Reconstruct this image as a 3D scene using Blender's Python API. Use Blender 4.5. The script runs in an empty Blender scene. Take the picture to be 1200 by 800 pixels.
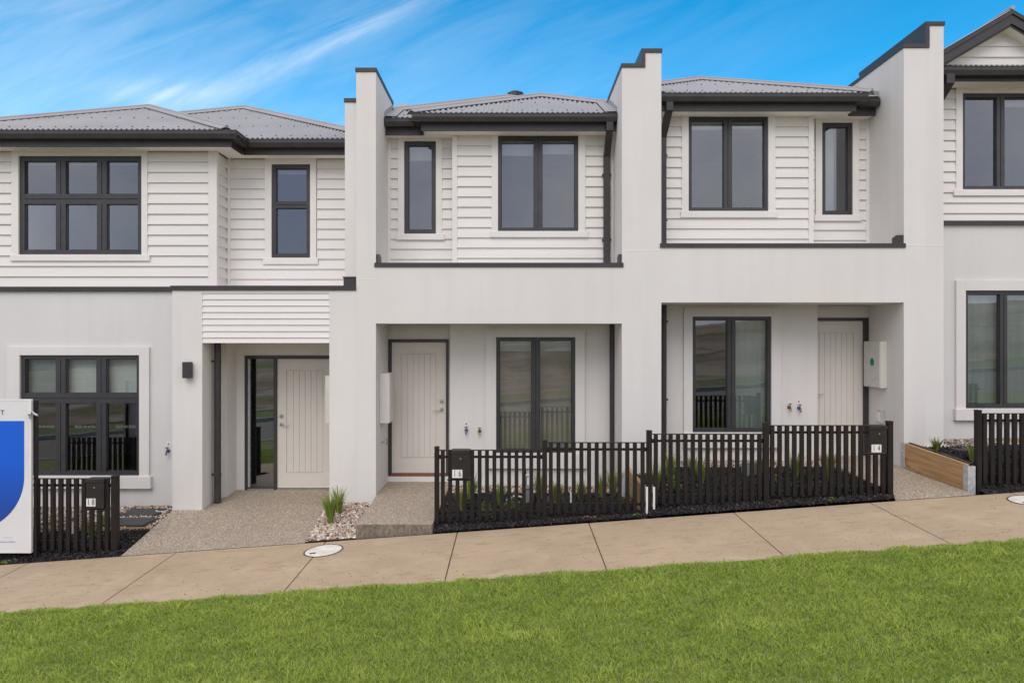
import bpy, bmesh, math, random
import numpy as np
from mathutils import Vector, noise as mnoise
R = math.radians
random.seed(7); rng = np.random.default_rng(7)
S = bpy.context.scene
COL = S.collection
OFF = 2.4                      # camera height above the datum

# ------------------------------------------------------------------ camera
cam_d = bpy.data.cameras.new('camera'); cam = bpy.data.objects.new('camera', cam_d); COL.objects.link(cam)
cam.location = (0, 0, OFF); cam.rotation_euler = (R(90), 0, 0)
cam_d.sensor_width = 36; cam_d.lens = 36*820/1200; cam_d.shift_y = -2/1200
cam_d.clip_start = .1; cam_d.clip_end = 4000
S.camera = cam
S.cycles.diffuse_bounces = 8; S.cycles.max_bounces = 14; S.cycles.transparent_max_bounces = 16

# ------------------------------------------------------------------ light
SUN_EL, SUN_AZ = 45, 190       # azimuth clockwise from +Y (behind the camera, a little to the left)
def nd(nt, t, **kw):
    n = nt.nodes.new(t)
    for k, v in kw.items():
        if k.startswith('i_'):
            n.inputs[k[2:].replace('_', ' ')].default_value = v
        else: setattr(n, k, v)
    return n
W = bpy.data.worlds.new('World'); S.world = W; W.use_nodes = True
nt = W.node_tree; nt.nodes.clear(); L = nt.links.new
def math_n(nt, op, a, b=None, clamp=False):
    n = nt.nodes.new('ShaderNodeMath'); n.operation = op; n.use_clamp = clamp
    for i, x in enumerate((a, b)):
        if x is None: continue
        if isinstance(x, (int, float)): n.inputs[i].default_value = x
        else: nt.links.new(x, n.inputs[i])
    return n.outputs[0]
def ramp(nt, src, stops, interp='LINEAR'):
    n = nt.nodes.new('ShaderNodeValToRGB'); n.color_ramp.interpolation = interp
    e = n.color_ramp.elements
    while len(e) < len(stops): e.new(.5)
    for q, (p, c) in zip(e, stops):
        q.position = p; q.color = (c, c, c, 1) if isinstance(c, (int, float)) else (*c, 1)
    nt.links.new(src, n.inputs[0]); return n.outputs[0]
def mixc(nt, fac, a, b, mode='MIX'):
    n = nt.nodes.new('ShaderNodeMix'); n.data_type = 'RGBA'; n.blend_type = mode
    for s, x in ((n.inputs[0], fac), (n.inputs[6], a), (n.inputs[7], b)):
        if isinstance(x, (int, float)): s.default_value = x
        elif isinstance(x, tuple): s.default_value = (*x, 1)
        else: nt.links.new(x, s)
    return n.outputs[2]
sky = nd(nt, 'ShaderNodeTexSky', sky_type='NISHITA', sun_disc=False, sun_elevation=R(SUN_EL), sun_rotation=R(SUN_AZ),
         air_density=1.0, dust_density=.15, ozone_density=2.5)
hsv = nd(nt, 'ShaderNodeHueSaturation'); hsv.inputs['Saturation'].default_value = 1.8; hsv.inputs['Value'].default_value = 1.5
hsv.inputs['Hue'].default_value = .487
L(sky.outputs[0], hsv.inputs['Color'])
tc = nd(nt, 'ShaderNodeTexCoord')
sep = nd(nt, 'ShaderNodeSeparateXYZ'); L(tc.outputs['Generated'], sep.inputs[0])
# high wispy cloud, laid out by compass direction and height: u = x/y, v = z/y of the viewing direction
yy = math_n(nt, 'MAXIMUM', sep.outputs[1], .08)
uu = math_n(nt, 'DIVIDE', sep.outputs[0], yy); vv = math_n(nt, 'DIVIDE', sep.outputs[2], yy)
CA, SA = math.cos(R(24)), math.sin(R(24))
ur = math_n(nt, 'ADD', math_n(nt, 'MULTIPLY', uu, CA), math_n(nt, 'MULTIPLY', vv, SA))
vr = math_n(nt, 'SUBTRACT', math_n(nt, 'MULTIPLY', vv, CA), math_n(nt, 'MULTIPLY', uu, SA))
cxy = nd(nt, 'ShaderNodeCombineXYZ'); L(math_n(nt, 'MULTIPLY', ur, 2.6), cxy.inputs[0]); L(math_n(nt, 'MULTIPLY', vr, 13), cxy.inputs[1])
n1 = nd(nt, 'ShaderNodeTexNoise', i_Scale=1.5, i_Detail=9.0, i_Roughness=.62, i_Distortion=.6); L(cxy.outputs[0], n1.inputs['Vector'])
def bell(src, c, w):
    d = math_n(nt, 'DIVIDE', math_n(nt, 'SUBTRACT', src, c), w); return math_n(nt, 'EXPONENT', math_n(nt, 'MULTIPLY', math_n(nt, 'MULTIPLY', d, d), -1))
streak = math_n(nt, 'MULTIPLY', math_n(nt, 'MULTIPLY', bell(vr, .495, .017), bell(ur, -.12, .22)), 1.0)
puff = math_n(nt, 'MULTIPLY', bell(uu, -.53, .07), bell(vv, .353, .018))
veil = math_n(nt, 'MULTIPLY', ramp(nt, math_n(nt, 'ADD', math_n(nt, 'MULTIPLY', uu, .5), .5), [(.1, .34), (.5, .12), (.8, .02)]), 1.0)
dens = math_n(nt, 'ADD', math_n(nt, 'ADD', math_n(nt, 'MULTIPLY', streak, .52), math_n(nt, 'MULTIPLY', puff, .8)), veil, True)
wisp = math_n(nt, 'MULTIPLY', ramp(nt, n1.outputs[0], [(.34, 0), (.55, .42), (.78, .85)]), dens, True)
leftness = ramp(nt, math_n(nt, 'ADD', math_n(nt, 'MULTIPLY', sep.outputs[0], .5), .5), [(.2, 1), (.48, .55), (.72, .1)])
# unseen cloud behind the camera, added overhead and brightened to light ground and porches
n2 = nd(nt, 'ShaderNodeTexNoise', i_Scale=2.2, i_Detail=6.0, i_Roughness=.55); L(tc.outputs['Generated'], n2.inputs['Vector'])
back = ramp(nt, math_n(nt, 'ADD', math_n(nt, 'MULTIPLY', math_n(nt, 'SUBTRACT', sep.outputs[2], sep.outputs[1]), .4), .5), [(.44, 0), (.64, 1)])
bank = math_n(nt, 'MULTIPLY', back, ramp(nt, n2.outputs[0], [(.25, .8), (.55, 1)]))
fillcloudcol = mixc(nt, ramp(nt, n2.outputs[0], [(.38, 0), (.60, 1)]), (5.6, 5.9, 7.7), (10.2, 10.1, 10.4))
c1 = mixc(nt, wisp, hsv.outputs[0], (8.6, 9.0, 9.4))
# pale band low in the sky
low = ramp(nt, math_n(nt, 'MAXIMUM', sep.outputs[2], 0), [(0, .9), (.26, .62), (.34, .36), (.46, 0)])
c1 = mixc(nt, math_n(nt, 'MULTIPLY', low, math_n(nt, 'ADD', math_n(nt, 'MULTIPLY', leftness, .52), .08)), c1, (5.2, 7.4, 9.3))
c2 = mixc(nt, bank, c1, fillcloudcol)
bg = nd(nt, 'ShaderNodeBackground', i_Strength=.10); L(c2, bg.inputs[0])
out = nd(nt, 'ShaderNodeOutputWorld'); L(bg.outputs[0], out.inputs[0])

sd = bpy.data.lights.new('sun', 'SUN'); sd.energy = 1.0; sd.angle = R(40); sd.color = (1, .945, .875)
so = bpy.data.objects.new('sun', sd); COL.objects.link(so); so.location = (-5, -10, 20)
sv = Vector((math.sin(R(SUN_AZ))*math.cos(R(SUN_EL)), math.cos(R(SUN_AZ))*math.cos(R(SUN_EL)), math.sin(R(SUN_EL))))
so.rotation_euler = sv.to_track_quat('Z', 'Y').to_euler()
vs = S.view_settings; vs.view_transform = 'Standard'; vs.look = 'None'; vs.gamma = 1; vs.exposure = 0.39; vs.use_curve_mapping = False

# ------------------------------------------------------------------ materials
def new_mat(name):
    m = bpy.data.materials.new(name); m.use_nodes = True
    b = m.node_tree.nodes['Principled BSDF']
    return m, m.node_tree, b
def objco(nt, scale=(1, 1, 1)):
    t = nd(nt, 'ShaderNodeTexCoord'); mp = nd(nt, 'ShaderNodeMapping'); mp.inputs['Scale'].default_value = scale
    nt.links.new(t.outputs['Object'], mp.inputs[0]); return mp.outputs[0]
def noise(nt, vec, scale, detail=4, rough=.55, dist=0):
    n = nd(nt, 'ShaderNodeTexNoise', i_Scale=scale, i_Detail=float(detail), i_Roughness=rough, i_Distortion=dist)
    nt.links.new(vec, n.inputs['Vector']); return n.outputs[0]
def bump(nt, b, h, strength, dist=.01):
    n = nd(nt, 'ShaderNodeBump', i_Strength=strength, i_Distance=dist); nt.links.new(h, n.inputs['Height'])
    nt.links.new(n.outputs[0], b.inputs['Normal'])
def mat(name, c0, c1=None, rough=.6, nscale=3, bscale=None, bstr=.1, bdist=.003, metallic=0, stretch=(1, 1, 1), lo=.35, hi=.65, spec=.5):
    m, nt, b = new_mat(name); v = objco(nt, stretch)
    c1 = c1 or tuple(x*.9 for x in c0)
    col = mixc(nt, ramp(nt, noise(nt, v, nscale, 5), [(lo, 0), (hi, 1)]), c0, c1)
    nt.links.new(col, b.inputs['Base Color'])
    b.inputs['Roughness'].default_value = rough; b.inputs['Metallic'].default_value = metallic
    b.inputs['Specular IOR Level'].default_value = spec
    if bscale: bump(nt, b, noise(nt, objco(nt), bscale, 3), bstr, bdist)
    return m
M = {}
def render_mat(name, c0, c1):
    m, nt, b = new_mat(name); v = objco(nt)
    big = noise(nt, v, .9, 5); st = noise(nt, objco(nt, (5, 5, .35)), 1.2, 5)
    col = mixc(nt, ramp(nt, big, [(.35, 0), (.7, 1)]), c0, c1)
    col = mixc(nt, math_n(nt, 'MULTIPLY', ramp(nt, st, [(.48, 0), (.78, 1)]), .36), col, tuple(x*.85 for x in c0))
    nt.links.new(col, b.inputs['Base Color']); b.inputs['Roughness'].default_value = .85
    bump(nt, b, noise(nt, v, 260, 3), .22, .002); return m
M['render'] = render_mat('acrylic_render', (.695, .668, .643), (.655, .628, .602))
M['render_back'] = render_mat('grey_render', (.65, .637, .622), (.615, .60, .588))
M['siding'] = mat('painted_weatherboard', (.735, .708, .68), (.695, .668, .642), .55, 2, 60, .05, .002, stretch=(.3, .3, 3))
M['trim'] = mat('painted_trim', (.76, .73, .70), (.72, .69, .66), .5, 3, 80, .04)
M['soffit'] = mat('eaves_lining', (.86, .83, .79), (.83, .80, .76), .7, 2)
M['char'] = mat('charcoal_metal', (.036, .032, .033), (.046, .042, .043), .42, 6, 40, .03, spec=.4)
M['frame'] = mat('window_frame_powdercoat', (.032, .031, .034), (.042, .040, .042), .4, 8)
M['fence'] = mat('dark_brown_powdercoat', (.013, .0105, .0098), (.020, .0155, .014), .5, 5, 60, .04, spec=.25)
M['box'] = mat('letterbox_steel', (.022, .0185, .018), (.03, .026, .025), .42, 6, spec=.3)
M['roof'] = mat('corrugated_steel', (.37, .355, .345), (.325, .31, .305), .5, 1.3, 20, .05, metallic=.15)
M['roofcap'] = mat('ridge_steel', (.33, .315, .31), (.29, .28, .275), .5, 1.3, metallic=.1)
M['door'] = mat('painted_door', (.66, .62, .565), (.63, .59, .535), .5, 2, 120, .03)
M['steel'] = mat('brushed_steel', (.55, .54, .52), (.45, .44, .43), .28, 20, metallic=1)
M['galv'] = mat('galvanised_steel', (.52, .54, .55), (.40, .42, .43), .45, 22, metallic=.35, lo=.4, hi=.6)
M['brass'] = mat('brass', (.40, .24, .09), (.25, .15, .06), .35, 40, metallic=.9)
M['lilac'] = mat('lilac_plastic', (.15, .125, .20), (.12, .10, .17), .5)
M['white'] = mat('white_plastic', (.74, .73, .71), (.68, .67, .65), .45, 4)
M['meter'] = mat('meter_box_steel', (.62, .60, .56), (.58, .56, .52), .45, 3)
M['black'] = mat('black_vinyl', (.012, .012, .012), (.018, .018, .018), .5)
M['redtimber'] = mat('primed_timber', (.26, .085, .045), (.19, .06, .035), .6, 12)
M['green'] = mat('green_sticker', (.01, .22, .13), (.01, .20, .12), .5)
M['red'] = mat('red_plastic', (.45, .10, .08), (.40, .09, .07), .5)
M['yellow'] = mat('yellow_plastic', (.65, .36, .03), (.6, .32, .03), .5)
M['bluelabel'] = mat('blue_label', (.03, .10, .40), (.03, .09, .36), .5)
M['paver'] = mat('bluestone_paver', (.040, .041, .044), (.060, .061, .064), .7, 18, 120, .2)
M['leaf_litter'] = mat('dry_leaf', (.42, .16, .06), (.30, .12, .05), .7)
M['screen'] = mat('screen_blind', (.42, .345, .29), (.36, .295, .245), .8, 3)
M['blind'] = mat('blind_fabric', (.70, .73, .70), (.66, .69, .66), .8, 3)
M['curtain'] = mat('sheer_curtain', (.62, .66, .62), (.50, .54, .50), .8, 3, stretch=(6, 6, .4))
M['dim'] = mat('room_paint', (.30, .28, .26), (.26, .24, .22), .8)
M['cistern'] = mat('grey_plastic', (.22, .23, .23), (.16, .17, .17), .5, 9)
M['road'] = mat('dusty_asphalt', (.24, .20, .165), (.18, .155, .13), .85, 3, 200, .4, .004)
M['kerb'] = mat('kerb_concrete', (.36, .33, .29), (.29, .27, .24), .85, 2, 90, .2)
def bank_mat():
    m, nt, b = new_mat('bare_earth'); v = objco(nt); s_ = objco(nt, (.22, 1, 1.6))
    col = mixc(nt, ramp(nt, noise(nt, s_, .55, 6, .65), [(.38, 0), (.62, 1)]), (.34, .235, .155), (.62, .49, .37))
    col = mixc(nt, ramp(nt, noise(nt, s_, .9, 5, .6, .5), [(.54, 0), (.60, .85)]), col, (.20, .24, .075))
    col = mixc(nt, ramp(nt, noise(nt, s_, 1.7, 5, .7), [(.56, 0), (.66, .8)]), col, (.16, .11, .08))
    nt.links.new(col, b.inputs['Base Color']); b.inputs['Roughness'].default_value = .95
    bump(nt, b, noise(nt, v, 2.5, 6, .7), 1, .25); return m
M['bank'] = bank_mat()
M['joint'] = mat('footpath_joint', (.13, .09, .055), (.09, .06, .04), .95, 9)
M['slabedge'] = mat('cast_slab_edge', (.25, .21, .165), (.13, .108, .085), .9, 34, 70, .8, .012, stretch=(1, 1, .5))
M['rim'] = mat('cast_iron_rim', (.11, .105, .10), (.08, .077, .074), .7, 12)
M['earth'] = mat('soil', (.10, .075, .05), (.07, .052, .036), .95, 2, 12, .6, .03)
M['vergegrass'] = mat('verge_grass', (.17, .22, .06), (.22, .24, .09), .95, 3, 40, .9, .05)
M['board_white'] = mat('sign_white', (.70, .69, .70), (.66, .65, .66), .45, 2)
M['navy'] = mat('navy_ink', (.012, .035, .16), (.012, .03, .14), .45)
M['palegrey'] = mat('grey_ink', (.30, .36, .48), (.28, .33, .45), .45)
M['sticker'] = mat('frosted_sticker', (.30, .32, .27), (.26, .28, .24), .6)

def timber(name, a, b_):
    m, nt, b = new_mat(name)
    g = noise(nt, objco(nt, (14, .55, 14)), 2.2, 6, .6, .6)
    kn = noise(nt, objco(nt, (3.5, 1.6, 5)), 1.3, 2)
    col = mixc(nt, ramp(nt, g, [(.3, 0), (.7, 1)]), a, b_)
    col = mixc(nt, ramp(nt, kn, [(.64, 0), (.74, .6)]), col, (.10, .05, .02))
    nt.links.new(col, b.inputs['Base Color']); b.inputs['Roughness'].default_value = .75
    bump(nt, b, g, .25, .004); return m
M['timber'] = timber('treated_pine', (.53, .34, .17), (.31, .165, .065))

def glass_mat():
    m, nt, b = new_mat('window_glass'); nt.nodes.remove(b)
    tr = nd(nt, 'ShaderNodeBsdfTransparent'); tr.inputs[0].default_value = (.70, .75, .74, 1)
    gl = nd(nt, 'ShaderNodeBsdfGlossy'); gl.inputs['Roughness'].default_value = .004; gl.inputs[0].default_value = (.92, .95, 1, 1)
    v = objco(nt); bn = nd(nt, 'ShaderNodeBump', i_Strength=.035, i_Distance=.02)
    nt.links.new(noise(nt, v, 1.6, 2), bn.inputs['Height']); nt.links.new(bn.outputs[0], gl.inputs['Normal'])
    fr = nd(nt, 'ShaderNodeFresnel'); fr.inputs[0].default_value = 1.5
    f = math_n(nt, 'ADD', math_n(nt, 'MULTIPLY', fr.outputs[0], 1.35), .115, True)
    mx = nd(nt, 'ShaderNodeMixShader'); nt.links.new(f, mx.inputs[0]); nt.links.new(tr.outputs[0], mx.inputs[1]); nt.links.new(gl.outputs[0], mx.inputs[2])
    nt.links.new(mx.outputs[0], nt.nodes['Material Output'].inputs[0]); return m
M['glass'] = glass_mat()

def concrete():
    m, nt, b = new_mat('footpath_concrete'); v = objco(nt)
    a = noise(nt, v, 1.1, 6, .6); c = noise(nt, objco(nt, (1, 3, 1)), 4, 5, .65, .4); f = noise(nt, v, 150, 2)
    col = mixc(nt, ramp(nt, a, [(.3, 0), (.7, 1)]), (.475, .355, .232), (.40, .295, .19))
    col = mixc(nt, ramp(nt, c, [(.52, 0), (.72, .75)]), col, (.30, .215, .135))
    col = mixc(nt, ramp(nt, noise(nt, v, 2.3, 4), [(.55, 0), (.75, .55)]), col, (.54, .44, .31))
    col = mixc(nt, ramp(nt, noise(nt, v, 26, 3), [(.66, 0), (.72, .8)]), col, (.16, .10, .06))
    col = mixc(nt, ramp(nt, f, [(.3, .25), (.6, 0)]), col, (.2, .15, .11))
    nt.links.new(col, b.inputs['Base Color']); b.inputs['Roughness'].default_value = .85
    bump(nt, b, f, .25, .003); return m
M['concrete'] = concrete()
def aggregate():
    m, nt, b = new_mat('exposed_aggregate'); v = objco(nt)
    vo = nd(nt, 'ShaderNodeTexVoronoi', i_Scale=88.0); nt.links.new(v, vo.inputs['Vector'])
    sp = nd(nt, 'ShaderNodeSeparateColor'); nt.links.new(vo.outputs['Color'], sp.inputs[0])
    n = nd(nt, 'ShaderNodeValToRGB'); e = n.color_ramp.elements; n.color_ramp.interpolation = 'CONSTANT'
    cols = [(0, (.26, .205, .15)), (.2, (.42, .335, .25)), (.45, (.34, .27, .20)), (.62, (.52, .43, .33)), (.8, (.17, .135, .105)), (.9, (.66, .57, .46))]
    while len(e) < len(cols): e.new(.5)
    for q, (p, c) in zip(e, cols): q.position = p; q.color = (*c, 1)
    nt.links.new(sp.outputs[0], n.inputs[0])
    col = mixc(nt, ramp(nt, vo.outputs['Distance'], [(.5, 0), (.8, .6)]), n.outputs[0], (.22, .175, .13))
    col = mixc(nt, ramp(nt, noise(nt, v, 2, 4), [(.4, 0), (.75, .3)]), col, (.28, .23, .175))
    nt.links.new(col, b.inputs['Base Color']); b.inputs['Roughness'].default_value = .7
    bump(nt, b, math_n(nt, 'SUBTRACT', 1, vo.outputs['Distance']), .6, .006); return m
M['aggregate'] = aggregate()
def attr_mat(name, rough, trans=0, spec=.3, bscale=None):
    m, nt, b = new_mat(name); a = nd(nt, 'ShaderNodeAttribute', attribute_name='tint')
    nt.links.new(a.outputs['Color'], b.inputs['Base Color']); b.inputs['Roughness'].default_value = rough
    b.inputs['Specular IOR Level'].default_value = spec
    if trans:
        tl = nd(nt, 'ShaderNodeBsdfTranslucent'); nt.links.new(a.outputs['Color'], tl.inputs[0])
        mx = nd(nt, 'ShaderNodeMixShader', i_Fac=trans); nt.links.new(b.outputs[0], mx.inputs[1]); nt.links.new(tl.outputs[0], mx.inputs[2])
        nt.links.new(mx.outputs[0], nt.nodes['Material Output'].inputs[0])
    if bscale: bump(nt, b, noise(nt, objco(nt), bscale, 3), .3, .004)
    return m
M['blade'] = attr_mat('grass_blade', .6, .5)
M['pebble'] = attr_mat('river_pebble', .6)
M['chip'] = attr_mat('bark_chip', .9, 0, .15)
M['leaf'] = attr_mat('strappy_leaf', .45, .25)
def lawn_soil():
    m, nt, b = new_mat('lawn_thatch'); v = objco(nt)
    col = mixc(nt, ramp(nt, noise(nt, v, 5, 5), [(.35, 0), (.65, 1)]), (.24, .27, .08), (.19, .21, .065))
    nt.links.new(col, b.inputs['Base Color']); b.inputs['Roughness'].default_value = .95
    bump(nt, b, noise(nt, v, 120, 3), .8, .02); return m
M['thatch'] = lawn_soil()
def mulch_base():
    m, nt, b = new_mat('black_mulch'); v = objco(nt)
    col = mixc(nt, ramp(nt, noise(nt, v, 60, 3), [(.35, 0), (.7, 1)]), (.012, .011, .011), (.04, .035, .034))
    nt.links.new(col, b.inputs['Base Color']); b.inputs['Roughness'].default_value = .95
    bump(nt, b, noise(nt, v, 70, 4), 1, .03); return m
M['mulch'] = mulch_base()
def sign_blue():
    m, nt, b = new_mat('sign_blue_print'); t = nd(nt, 'ShaderNodeTexCoord'); sp = nd(nt, 'ShaderNodeSeparateXYZ')
    nt.links.new(t.outputs['Object'], sp.inputs[0])
    col = mixc(nt, ramp(nt, math_n(nt, 'DIVIDE', sp.outputs[2], 2.0, True), [(.15, 0), (.62, 1)]), (.012, .035, .20), (.0, .10, .62))
    nt.links.new(col, b.inputs['Base Color']); b.inputs['Roughness'].default_value = .4; return m
M['signblue'] = sign_blue()

# ------------------------------------------------------------------ mesh helpers
F = 820.0
def X(px, Y): return (px-600)/F*Y
def Z(py, Y): return (398-py)/F*Y
ORG = {}
class MB:
    def __init__(s): s.v = []; s.f = []; s.m = []; s.sm = []; s.g = []
    def add(s, vs, fs, m=0, smooth=False):
        o = len(s.v); s.g.append((o, len(s.f), len(vs), len(fs))); s.v += [tuple(p) for p in vs]; s.f += [tuple(i+o for i in f) for f in fs]
        s.m += [m]*len(fs); s.sm += [smooth]*len(fs); return s
    def box(s, x0, x1, y0, y1, z0, z1, m=0):
        return s.add([(x0,y0,z0),(x1,y0,z0),(x1,y1,z0),(x0,y1,z0),(x0,y0,z1),(x1,y0,z1),(x1,y1,z1),(x0,y1,z1)],
              [(0,3,2,1),(4,5,6,7),(0,1,5,4),(1,2,6,5),(2,3,7,6),(3,0,4,7)], m)
    def prism_y(s, poly, y0, y1, m=0):          # polygon of (x,z) run along y
        n = len(poly); vs = [(x,y0,z) for x,z in poly]+[(x,y1,z) for x,z in poly]
        return s.add(vs, [tuple(range(n)), tuple(range(2*n-1,n-1,-1))]+[(i,i+n,(i+1)%n+n,(i+1)%n) for i in range(n)], m)
    def prism_x(s, poly, x0, x1, m=0):          # polygon of (y,z) run along x
        n = len(poly); vs = [(x0,y,z) for y,z in poly]+[(x1,y,z) for y,z in poly]
        return s.add(vs, [tuple(range(n-1,-1,-1)), tuple(range(n,2*n))]+[(i,(i+1)%n,(i+1)%n+n,i+n) for i in range(n)], m)
    def slab(s, top, depth, m=0, side=None):               # top: points x,y,z ; skirts go down
        n = len(top); vs = list(top)+[(x,y,z-depth) for x,y,z in top]
        s.add(vs, [tuple(range(n)), tuple(range(2*n-1,n-1,-1))]+[(i,i+n,(i+1)%n+n,(i+1)%n) for i in range(n)], m)
        if side is not None: s.m[-n:] = [side]*n
        return s
    def tube(s, pts, r, n=10, m=0, smooth=True, caps=True):
        pts = [Vector(p) for p in pts]; rs = r if isinstance(r, (list, tuple)) else [r]*len(pts)
        o = len(s.v); rings = []
        for i, p in enumerate(pts):
            d = (pts[min(i+1,len(pts)-1)]-pts[max(i-1,0)]).normalized()
            a = d.cross(Vector((0,0,1)))
            if a.length < 1e-3: a = d.cross(Vector((0,1,0)))
            a.normalize(); b = d.cross(a)
            rings.append([p+rs[i]*(math.cos(t)*a+math.sin(t)*b) for t in [2*math.pi*k/n for k in range(n)]])
        vs = [q for rg in rings for q in rg]; fs = []
        for i in range(len(pts)-1):
            for k in range(n): fs.append((i*n+k, i*n+(k+1)%n, (i+1)*n+(k+1)%n, (i+1)*n+k))
        s.add(vs, fs, m, smooth)
        if caps: s.add(rings[0], [tuple(range(n-1,-1,-1))], m); s.add(rings[-1], [tuple(range(n))], m)
        return s
    def bar(s, pts, w, d, m=0):                 # rectangular section swept in the y-z plane (w along x)
        for (a, b) in zip(pts[:-1], pts[1:]):
            a = Vector(a); b = Vector(b); t = (b-a).normalized(); nrm = Vector((0, -t.z, t.y))
            if nrm.length < 1e-4: nrm = Vector((0, 1, 0))
            nrm.normalize(); xh = Vector((w/2,0,0)); q = nrm*(d/2)
            vs = [a-xh-q, a+xh-q, a+xh+q, a-xh+q, b-xh-q, b+xh-q, b+xh+q, b-xh+q]
            s.add(vs, [(0,3,2,1),(4,5,6,7),(0,1,5,4),(1,2,6,5),(2,3,7,6),(3,0,4,7)], m)
        return s
    def text(s, txt, x, y, z, size, m=0, sx=1.0, align='CENTER', depth=.002):
        cu = bpy.data.curves.new('t', 'FONT'); cu.body = txt; cu.size = size; cu.extrude = depth; cu.align_x = align; cu.align_y = 'CENTER'
        cu.resolution_u = 4
        ob = bpy.data.objects.new('t', cu); COL.objects.link(ob); dg = bpy.context.evaluated_depsgraph_get()
        me = ob.evaluated_get(dg).to_mesh()
        s.add([(x+v.co.x*sx, y-v.co.z, z+v.co.y) for v in me.vertices], [tuple(p.vertices) for p in me.polygons], m)
        bpy.data.objects.remove(ob); bpy.data.curves.remove(cu); return s
    def pieces(s):
        """groups of shapes that stand well apart: each becomes an object of its own"""
        if len(s.g) < 2 or len(s.g) > 2500: return [s]
        v = np.array(s.v); lo = np.array([v[a:a+n].min(0) for a, _, n, _ in s.g]); hi = np.array([v[a:a+n].max(0) for a, _, n, _ in s.g])
        size = (hi-lo).max(1); lab = -np.ones(len(s.g), int); k = 0
        for i in range(len(s.g)):
            if lab[i] >= 0: continue
            lab[i] = k; todo = [i]
            while todo:
                j = todo.pop()
                gap = np.maximum(0, np.maximum(lo-hi[j], lo[j]-hi)); near = np.sqrt((gap**2).sum(1)) <= np.maximum(.02, .5*np.maximum(size, size[j]))
                for q in np.nonzero(near & (lab < 0))[0]: lab[q] = k; todo.append(q)
            k += 1
        if k == 1: return [s]
        out = [MB() for _ in range(k)]
        for (a, b, n, m), l in zip(s.g, lab):
            t = out[l]; o = len(t.v); t.v += s.v[a:a+n]; t.f += [tuple(i-a+o for i in f) for f in s.f[b:b+m]]; t.m += s.m[b:b+m]; t.sm += s.sm[b:b+m]
        return out
    def build(s, name, mats, parent=None, loc=None, bevel=0):
        if parent is None: return s.build_one(name, mats, parent, loc, bevel)
        return [t.build_one(name, mats, parent, loc, bevel) for t in s.pieces()][0]
    def build_one(s, name, mats, parent=None, loc=None, bevel=0):
        if not isinstance(mats, (list, tuple)): mats = [mats]
        if parent is not None: base = ORG[parent]
        else: base = Vector(loc) if loc is not None else Vector((0, 0, 0))
        me = bpy.data.meshes.new(name)
        me.from_pydata([(v[0]-base.x, v[1]-base.y, v[2]+OFF-base.z) for v in s.v], [], s.f)
        for m in mats: me.materials.append(m)
        me.polygons.foreach_set('material_index', s.m); me.polygons.foreach_set('use_smooth', s.sm)
        me.validate(); me.update()
        bm = bmesh.new(); bm.from_mesh(me); bmesh.ops.recalc_face_normals(bm, faces=bm.faces); bm.to_mesh(me); bm.free()
        o = bpy.data.objects.new(name, me); COL.objects.link(o)
        if parent is not None: o.parent = parent
        else: o.location = base
        ORG[o] = base
        if bevel:
            md = o.modifiers.new('edge', 'BEVEL'); md.width = bevel; md.segments = 2; md.limit_method = 'ANGLE'; md.angle_limit = R(40)
        return o
def thing(name, label, cat, loc, group=None):
    o = bpy.data.objects.new(name, None); COL.objects.link(o); o.empty_display_size = .2
    loc = Vector((loc[0], loc[1], loc[2]+OFF)); o.location = loc; ORG[o] = loc
    return tag(o, label, cat, group)
def tag(o, label, cat, group=None):
    o['label'] = label; o['category'] = cat
    if group: o['group'] = group
    return o
def structure(o): o['kind'] = 'structure'; return o
def stuff(o, label, cat): o['kind'] = 'stuff'; return tag(o, label, cat)

def wall(mb, u0, u1, z0, z1, holes, mp, th, m=0):
    """solid wall with openings; mp(u, d, z) maps along, depth-inwards, up"""
    us = sorted({u0, u1, *[min(max(h[i], u0), u1) for h in holes for i in (0, 1)]})
    zs = sorted({z0, z1, *[min(max(h[i], z0), z1) for h in holes for i in (2, 3)]})
    nu, nz = len(us)-1, len(zs)-1
    def solid(i, j):
        if not (0 <= i < nu and 0 <= j < nz): return False
        cu, cz = (us[i]+us[i+1])/2, (zs[j]+zs[j+1])/2
        return not any(h[0] < cu < h[1] and h[2] < cz < h[3] for h in holes)
    for i in range(nu):
        for j in range(nz):
            if not solid(i, j): continue
            a, b, c, d = us[i], us[i+1], zs[j], zs[j+1]
            P = lambda u, q, z: mp(u, q, z)
            mb.add([P(a,0,c),P(b,0,c),P(b,0,d),P(a,0,d)], [(0,1,2,3)], m)
            mb.add([P(a,th,c),P(b,th,c),P(b,th,d),P(a,th,d)], [(3,2,1,0)], m)
            if not solid(i-1,j): mb.add([P(a,0,c),P(a,th,c),P(a,th,d),P(a,0,d)], [(3,2,1,0)], m)
            if not solid(i+1,j): mb.add([P(b,0,c),P(b,th,c),P(b,th,d),P(b,0,d)], [(0,1,2,3)], m)
            if not solid(i,j-1): mb.add([P(a,0,c),P(b,0,c),P(b,th,c),P(a,th,c)], [(3,2,1,0)], m)
            if not solid(i,j+1): mb.add([P(a,0,d),P(b,0,d),P(b,th,d),P(a,th,d)], [(0,1,2,3)], m)
def front(Y): return lambda u, d, z: (u, Y+d, z)
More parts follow.
